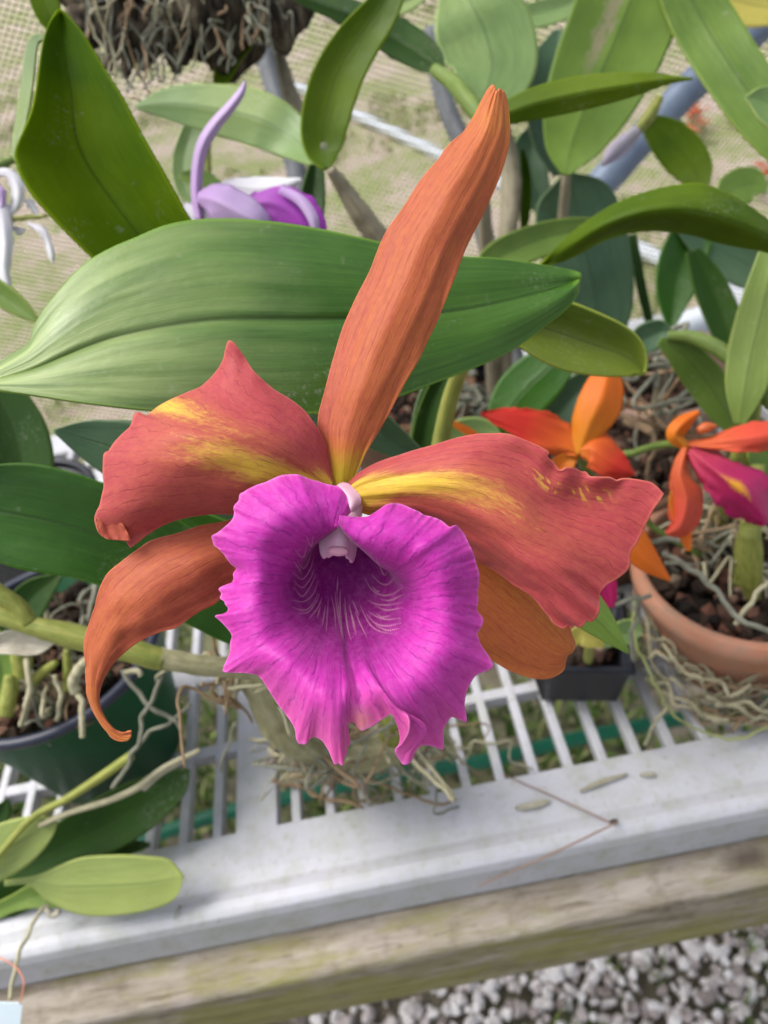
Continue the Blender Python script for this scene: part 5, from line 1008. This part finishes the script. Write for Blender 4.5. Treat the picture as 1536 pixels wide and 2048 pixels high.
# fibrous nest of roots around the pot base
for k in range(60):
    a = q.uniform(3.0, 5.6); rr = q.uniform(.056, .074); z0 = q.uniform(.004, .055); C = []
    for j in range(7):
        aa = a + j * .13 * (1 if k % 2 else -1); C.append((TP[0] + rr * math.cos(aa) + q.normal() * .002, TP[1] + rr * math.sin(aa) + q.normal() * .002, TOP + max(.002, z0 + q.normal() * .006)))
    tube('root', C, q.uniform(.0007, .0018), [M_ROOT, M_ROOTB, stem_mat('root_olive', (0.26, 0.25, 0.10), (0.40, 0.37, 0.17)) if k == 2 else M_ROOT][k % 3], pred, n=24, ns=7, world_pts=True, wob=.1)
tube('root', [(1270, 1195, .45), (1268, 1260, .455), (1290, 1330, .465), (1320, 1390, .475), (1340, 1420, .485), (1400, 1460, .50), (1480, 1478, .505), (1560, 1440, .50)], .0012, stem_mat('root_yellow', (0.34, 0.38, 0.12), (0.48, 0.50, 0.22)), pred, n=60, ns=8, label='thin yellow-green root trailing onto the bench rail')
tube('root', [(1335, 1415, .484), (1305, 1450, .50), (1290, 1490, .515)], .0012, M_ROOT, pred, n=20, ns=8)
tube('root', [(1275, 1190, .44), (1275, 1230, .445), (1262, 1275, .45), (1270, 1320, .46)], .0015, M_ROOTG, pred, n=30, ns=8)
tube('root', [(1232, 1210, .44), (1262, 1198, .44), (1300, 1192, .44)], .0016, M_ROOTG, pred, n=20, ns=8)
# seedling in the black pot
ps = thing('orchid_seedling', np.array([BP[0], BP[1], TOP + .045]), 'seedling with a yellowed leaf and a pale green leaf in the black square pot', 'orchid')
leaf(ps, [(1140, 1290, .47, 6), (1160, 1270, .462, 20), (1185, 1278, .46, 20), (1206, 1292, .462, 5)], LM['yellow'], fold=.002, label='yellowed leaf')
leaf(ps, [(1205, 1290, .475, 8), (1235, 1270, .47, 22), (1265, 1262, .47, 24), (1284, 1262, .47, 8)], LM['sage'], fold=.002)
tube('cane', [(1180, 1270, .465), (1178, 1300, .49), (1176, 1320, .51)], [.002, .003, .003], M_CANEG, ps, n=16, ns=10)

# --- lilac orchid behind the broad leaf
M_LIL = rp_mat('petal_lilac', (0.62, 0.47, 0.72), (0.55, 0.34, 0.66)); M_WHI = rp_mat('petal_white', (0.84, 0.84, 0.85), (0.76, 0.72, 0.80)); M_VIO = rp_mat('lip_violet', (0.42, 0.06, 0.50), (0.45, 0.12, 0.52))
pw = thing('orchid_plant', np.array([*P(490, 470, .45)[:2], TOP]), 'lilac and white orchid flower with a violet lip rising behind the broad leaf', 'orchid')
fw = tube('flower', [(480, 430, .43), (470, 450, .44), (450, 520, .46), (440, 640, .50)], [.003, .003, .0025, .0025], M_STEM, pw, n=24, ns=10)
leaf(fw, [(400, 440, .425, 8), (393, 390, .425, 10), (396, 330, .423, 11), (408, 285, .42, 12), (430, 250, .42, 12), (460, 215, .42, 10), (482, 185, .42, 7), (490, 163, .42, 1)], M_LIL, dd=(.003, .003), fold=-.002, name='sepal', thick=.0008, label='tall narrow lilac sepal')
leaf(fw, [(395, 395, .422, 10), (430, 400, .415, 34), (470, 420, .412, 40), (510, 445, .412, 34), (540, 470, .42, 10)], M_LIL, dd=(.006, .006), fold=-.006, name='petal', thick=.0006, wave=.004, rag=.06)
leaf(fw, [(430, 375, .432, 6), (470, 372, .43, 16), (520, 378, .428, 24), (565, 372, .427, 18), (602, 358, .428, 2)], M_WHI, fold=-.003, name='petal', thick=.0006, wave=.004, rag=.06)
leaf(fw, [(370, 408, .43, 4), (395, 425, .43, 18), (430, 440, .43, 22), (470, 450, .43, 10)], M_WHI, fold=-.003, name='petal', thick=.0006, wave=.004, rag=.06)
leaf(fw, [(500, 410, .42, 20), (540, 405, .416, 36), (580, 420, .414, 46), (610, 450, .414, 46), (630, 490, .42, 20)], M_VIO, dd=(.010, .010), fold=.004, name='lip', thick=.0006, wave=.005, rag=.12, nv=80)
leaf(fw, [(560, 378, .418, 8), (600, 400, .412, 10), (625, 435, .410, 10), (632, 470, .412, 6)], M_LIL, fold=-.002, name='lip_rim', thick=.0008)
leaf(pw, [(574, 38, .56, 2), (530, 50, .56, 13), (490, 78, .56, 20), (462, 115, .56, 20), (445, 150, .56, 18), (432, 180, .56, 6)], LM['olive'], fold=.003, label='curved olive leaf at the top')
tube('cane', [(440, 165, .57), (415, 260, .57), (420, 420, .56), (440, 640, .54)], .003, M_CANEG, pw, n=30, ns=10)
# --- white flowers at the left edge
px_ = thing('orchid_spray', np.array([*P(-60, 600, .48)[:2], TOP]), 'spray of thin white orchid flowers at the far left edge on a yellow-green stem', 'orchid')
fx = tube('stem', [(-120, 370, .45), (-40, 345, .45), (0, 330, .45), (28, 318, .45)], [.003, .003, .0032, .002], M_STEM, px_, n=20, ns=10)
tube('stem', [(-60, 470, .44), (0, 450, .44), (30, 438, .44), (95, 432, .44)], [.002, .002, .0016, .001], M_CANEG, px_, n=20, ns=8)
tube('stem', [(-120, 370, .45), (-140, 600, .47), (-120, 900, .50)], .003, M_STEM, px_, n=20, ns=8)
f1 = leaf(px_, [(-30, 380, .44, 10), (0, 420, .438, 18), (10, 480, .437, 16), (8, 540, .437, 14), (20, 590, .437, 4)], M_WHI, fold=-.003, name='flower', thick=.0006, rag=.15, wave=.003)
leaf(px_, [(-20, 350, .44, 6), (15, 345, .44, 9), (35, 375, .44, 14), (32, 410, .44, 10), (12, 435, .44, 5)], M_WHI, fold=-.002, name='flower', thick=.0006, rag=.15, wave=.003)
leaf(f1, [(-30, 370, .437, 12), (-2, 385, .436, 12), (4, 400, .436, 8), (0, 425, .436, 2)], M_LIL, fold=-.002, name='petal', thick=.0006, wave=.004, rag=.06)
leaf(px_, [(5, 450, .439, 6), (14, 500, .439, 7), (15, 560, .438, 5), (26, 586, .438, 2)], M_WHI, fold=-.001, name='flower', thick=.0006, rag=.15, wave=.003)
leaf(px_, [(55, 446, .440, 2), (80, 458, .439, 7), (95, 480, .439, 7), (103, 510, .439, 7), (105, 526, .44, 1)], M_WHI, fold=-.001, name='flower', thick=.0006, rag=.15, wave=.003)
leaf(px_, [(50, 398, .445, 2), (62, 410, .445, 8), (75, 428, .445, 4)], M_WHI, fold=-.001, name='flower', thick=.0006, rag=.15, wave=.003)
leaf(px_, [(28, 455, .443, 3), (38, 463, .443, 7), (50, 460, .443, 2)], M_WHI, fold=-.001, name='flower', thick=.0006, rag=.15, wave=.003)

# --- plant and roots in the green pot
pg = thing('orchid_plant', np.array([GP[0], GP[1], TOP + .105]), 'orchid in the dark green pot with short yellow-green stems and thick white roots', 'orchid')
for i, (pts, rr) in enumerate([([(45, 1350, .455), (42, 1300, .45), (38, 1240, .445)], .006), ([(60, 1370, .46), (85, 1345, .455), (112, 1325, .45)], .0032), ([(135, 1380, .46), (136, 1340, .455), (133, 1300, .45)], .0030), ([(10, 1430, .45), (18, 1390, .45), (20, 1350, .45)], .005)]):
    tube('cane', pts, [rr * .9, rr, rr * .6], M_CANEG, pg, n=20, ns=14, wob=.08)
leaf(pg, [(20, 1420, .45, 10), (10, 1370, .45, 26), (0, 1320, .45, 30), (-20, 1260, .45, 16)], LM['mid'], fold=.004)
leaf(pg, [(120, 1150, .47, 6), (70, 1190, .47, 34), (30, 1240, .47, 38), (-30, 1290, .47, 20)], LM['dark'], fold=.004)
for pts, rr in (([(50, 1300, .450), (57, 1330, .446), (60, 1370, .444), (52, 1410, .444), (42, 1450, .450)], .0022), ([(175, 1320, .445), (160, 1335, .442), (148, 1355, .440), (152, 1385, .440)], .0040), ([(152, 1385, .440), (165, 1410, .438), (162, 1445, .436), (160, 1475, .436)], .0022),
                ([(110, 1350, .45), (120, 1400, .45), (110, 1440, .452)], .002), ([(245, 1340, .43), (262, 1370, .43), (300, 1410, .43), (340, 1440, .432), (365, 1460, .435)], .0017), ([(325, 1350, .43), (300, 1400, .43), (285, 1430, .43), (282, 1460, .43), (265, 1510, .432), (228, 1575, .44)], .0016),
                ([(380, 1410, .44), (340, 1445, .44), (300, 1462, .44), (280, 1490, .44)], .0015), ([(250, 1345, .43), (275, 1340, .43), (283, 1350, .43)], .0020), ([(440, 1545, .50), (450, 1500, .49), (470, 1450, .48)], .0012)):
    tube('root', pts, rr, M_ROOTG if rr < .002 else M_ROOT, pg, n=40, ns=10, wob=.12)
for k in range(34):
    a = G(q.uniform(-20, 230), q.uniform(1250, 1440), TOP + .112); root(pg, a, a + [q.uniform(-.025, .025), q.uniform(-.025, .025), q.uniform(-.004, .02)], r=q.uniform(.001, .0022), seed=500 + k, mat=[M_ROOTG, M_ROOT, M_ROOTB][k % 3], wig=.008, n=4)
# --- small plant at lower left
pz = thing('orchid_plant', np.array([*G(60, 1770, TOP)[:2], TOP]), 'low plant lying on the bench at lower left with round-ended pale mottled leaves', 'orchid')
leaf(pz, [(10, 1766, .475, 5), (60, 1762, .470, 8), (105, 1770, .467, 34), (160, 1772, .465, 56), (230, 1770, .464, 60), (300, 1765, .465, 53), (345, 1757, .467, 38), (366, 1753, .469, 4)], LM['pale'], dd=(.004, .006), fold=.004, nv=70, nu=27, label='pale mottled leaf with a rounded end')
leaf(pz, [(-70, 1745, .455, 40), (-10, 1710, .455, 52), (45, 1680, .456, 46), (90, 1655, .458, 26), (114, 1643, .46, 3)], LM['pale'], dd=(.004, .006), fold=.004, label='pale leaf cut by the left edge')
leaf(pz, [(378, 1540, .495, 3), (350, 1565, .493, 30), (290, 1605, .49, 50), (210, 1650, .49, 56), (120, 1695, .492, 44), (20, 1750, .497, 20)], LM['dark'], dd=(.004, .004), fold=.008, nv=60, nu=25, label='long dark green leaf under the trailing stems')
leaf(pz, [(300, 1690, .505, 4), (220, 1700, .503, 24), (120, 1730, .50, 40), (20, 1790, .50, 44), (-60, 1840, .50, 20)], LM['dark'], fold=.004)
leaf(pz, [(200, 1800, .495, 8), (140, 1790, .49, 26), (80, 1790, .49, 26), (20, 1810, .495, 16), (-60, 1850, .50, 20)], LM['mid'], fold=.002)
leaf(pz, [(15, 1600, .485, 4), (0, 1630, .485, 20), (-40, 1680, .485, 20)], LM['dark'], fold=.002)
tube('stem', [(-30, 1745, .455), (60, 1640, .455), (130, 1600, .452), (200, 1555, .448), (262, 1512, .445)], [.0020, .0022, .0024, .0028, .0030], M_CANEG, pz, n=40, ns=10)
tube('stem', [(80, 1650, .457), (140, 1625, .455), (220, 1600, .455), (280, 1572, .455), (330, 1535, .46), (400, 1500, .465)], [.0018, .0018, .0020, .0022, .0020, .0014], M_ROOT, pz, n=50, ns=10, wob=.08)
tube('stem', [(285, 1575, .462), (320, 1545, .462), (370, 1520, .465)], [.0028, .0024, .0012], M_SHEATH, pz, n=20, ns=10)
tube('root', [(88, 1812, .475), (60, 1860, .465), (38, 1905, .455), (26, 1950, .445), (22, 2004, .438)], .0016, M_ROOT, pz, n=40, ns=10, wob=.12)
tube('root', [(90, 1812, .48), (105, 1830, .478), (120, 1822, .478)], .0025, M_SHEATH, pz, n=16, ns=8, wob=.2)
# --- hanging wood mount with roots at the top
m = MB('driftwood', .9, .2); n_ = m.noise(m.scale(m.obj(), (30, 30, 12)), 3, 6, .7); c = m.ramp(n_, [(.38, (0.008, 0.006, 0.004)), (.52, (0.06, 0.045, 0.03)), (.7, (0.22, 0.19, 0.13))]); m.color(c); m.bump(n_, 1.0, .006)
hm = thing('wood_mount', P(350, -20, .55), 'dark wood slab mount hung at the top left, draped in tangled grey orchid roots', 'wood mount')
wl = [P(x, y, d) for x, y, d in ((170, -40, .56), (240, 0, .56), (310, 20, .57), (380, 35, .57), (450, 40, .56), (520, 20, .56), (560, -20, .57), (300, -60, .57), (420, -60, .57))]
wo = rocks('wood', wl, [.030, .034, .036, .036, .034, .030, .026, .04, .04], m.m, hm, sub=4, seed=16, flat=.9, amp=.5)
for f in wo.data.polygons: f.use_smooth = True
for k in range(90):
    x = q.uniform(150, 560); y = q.uniform(-140, 60); a = P(x, y, q.uniform(.515, .54)); L = q.uniform(.035, .085) * (1.2 if 200 < x < 300 else .8)
    b = P(x + q.normal() * 30 + (230 - x) * .1, y + L * FPX / .53, q.uniform(.52, .56))
    bmax = 205 if x < 380 else (150 if x < 480 else 110)
    if y + L * FPX / .53 > bmax: b = P(x + q.normal() * 20, q.uniform(.7, 1) * bmax, .53)
    cc = [a, a * .66 + b * .34 + q.normal(size=3) * .008, a * .33 + b * .67 + q.normal(size=3) * .006, b]
    tube('root', cc, q.uniform(.0006, .0013), [M_ROOTG, M_ROOTG, M_ROOT, M_ROOTB][k % 4], hm, n=24, ns=7, world_pts=True, wob=.12)
for k in range(9):
    x = 175 + k * 42; a = P(x, 30, .55); b = P(x + q.normal() * 12, (150 if x < 400 else 90) + q.uniform(-20, 20), .55)
    tube('wood_splinter', [a, (a + b) / 2 + q.normal(size=3) * .002, b], [.014, .009, .002], m.m, hm, n=16, ns=10, world_pts=True, wob=.4)
tube('hanger', [P(340, -40, .56), P(330, -160, .56), P(325, -400, .56)], .0012, M_STEEL, hm, n=10, ns=8, world_pts=True)
# --- white pipe frame glimpses behind
tag(tube('frame_pipe', [(880, 880, .75), (905, 800, .75), (925, 735, .75), (950, 640, .78)], .011, M_PIPEW, n=30, ns=14), 'white plastic frame pipe glimpsed between the sepal base and the shaded leaves', 'pipe')
tag(tube('frame_pipe', [(1290, 700, .78), (1340, 668, .78), (1400, 640, .78), (1440, 640, .78)], .013, M_PIPEW, n=30, ns=14), 'white plastic frame pipe seen through the leaves at right', 'pipe')
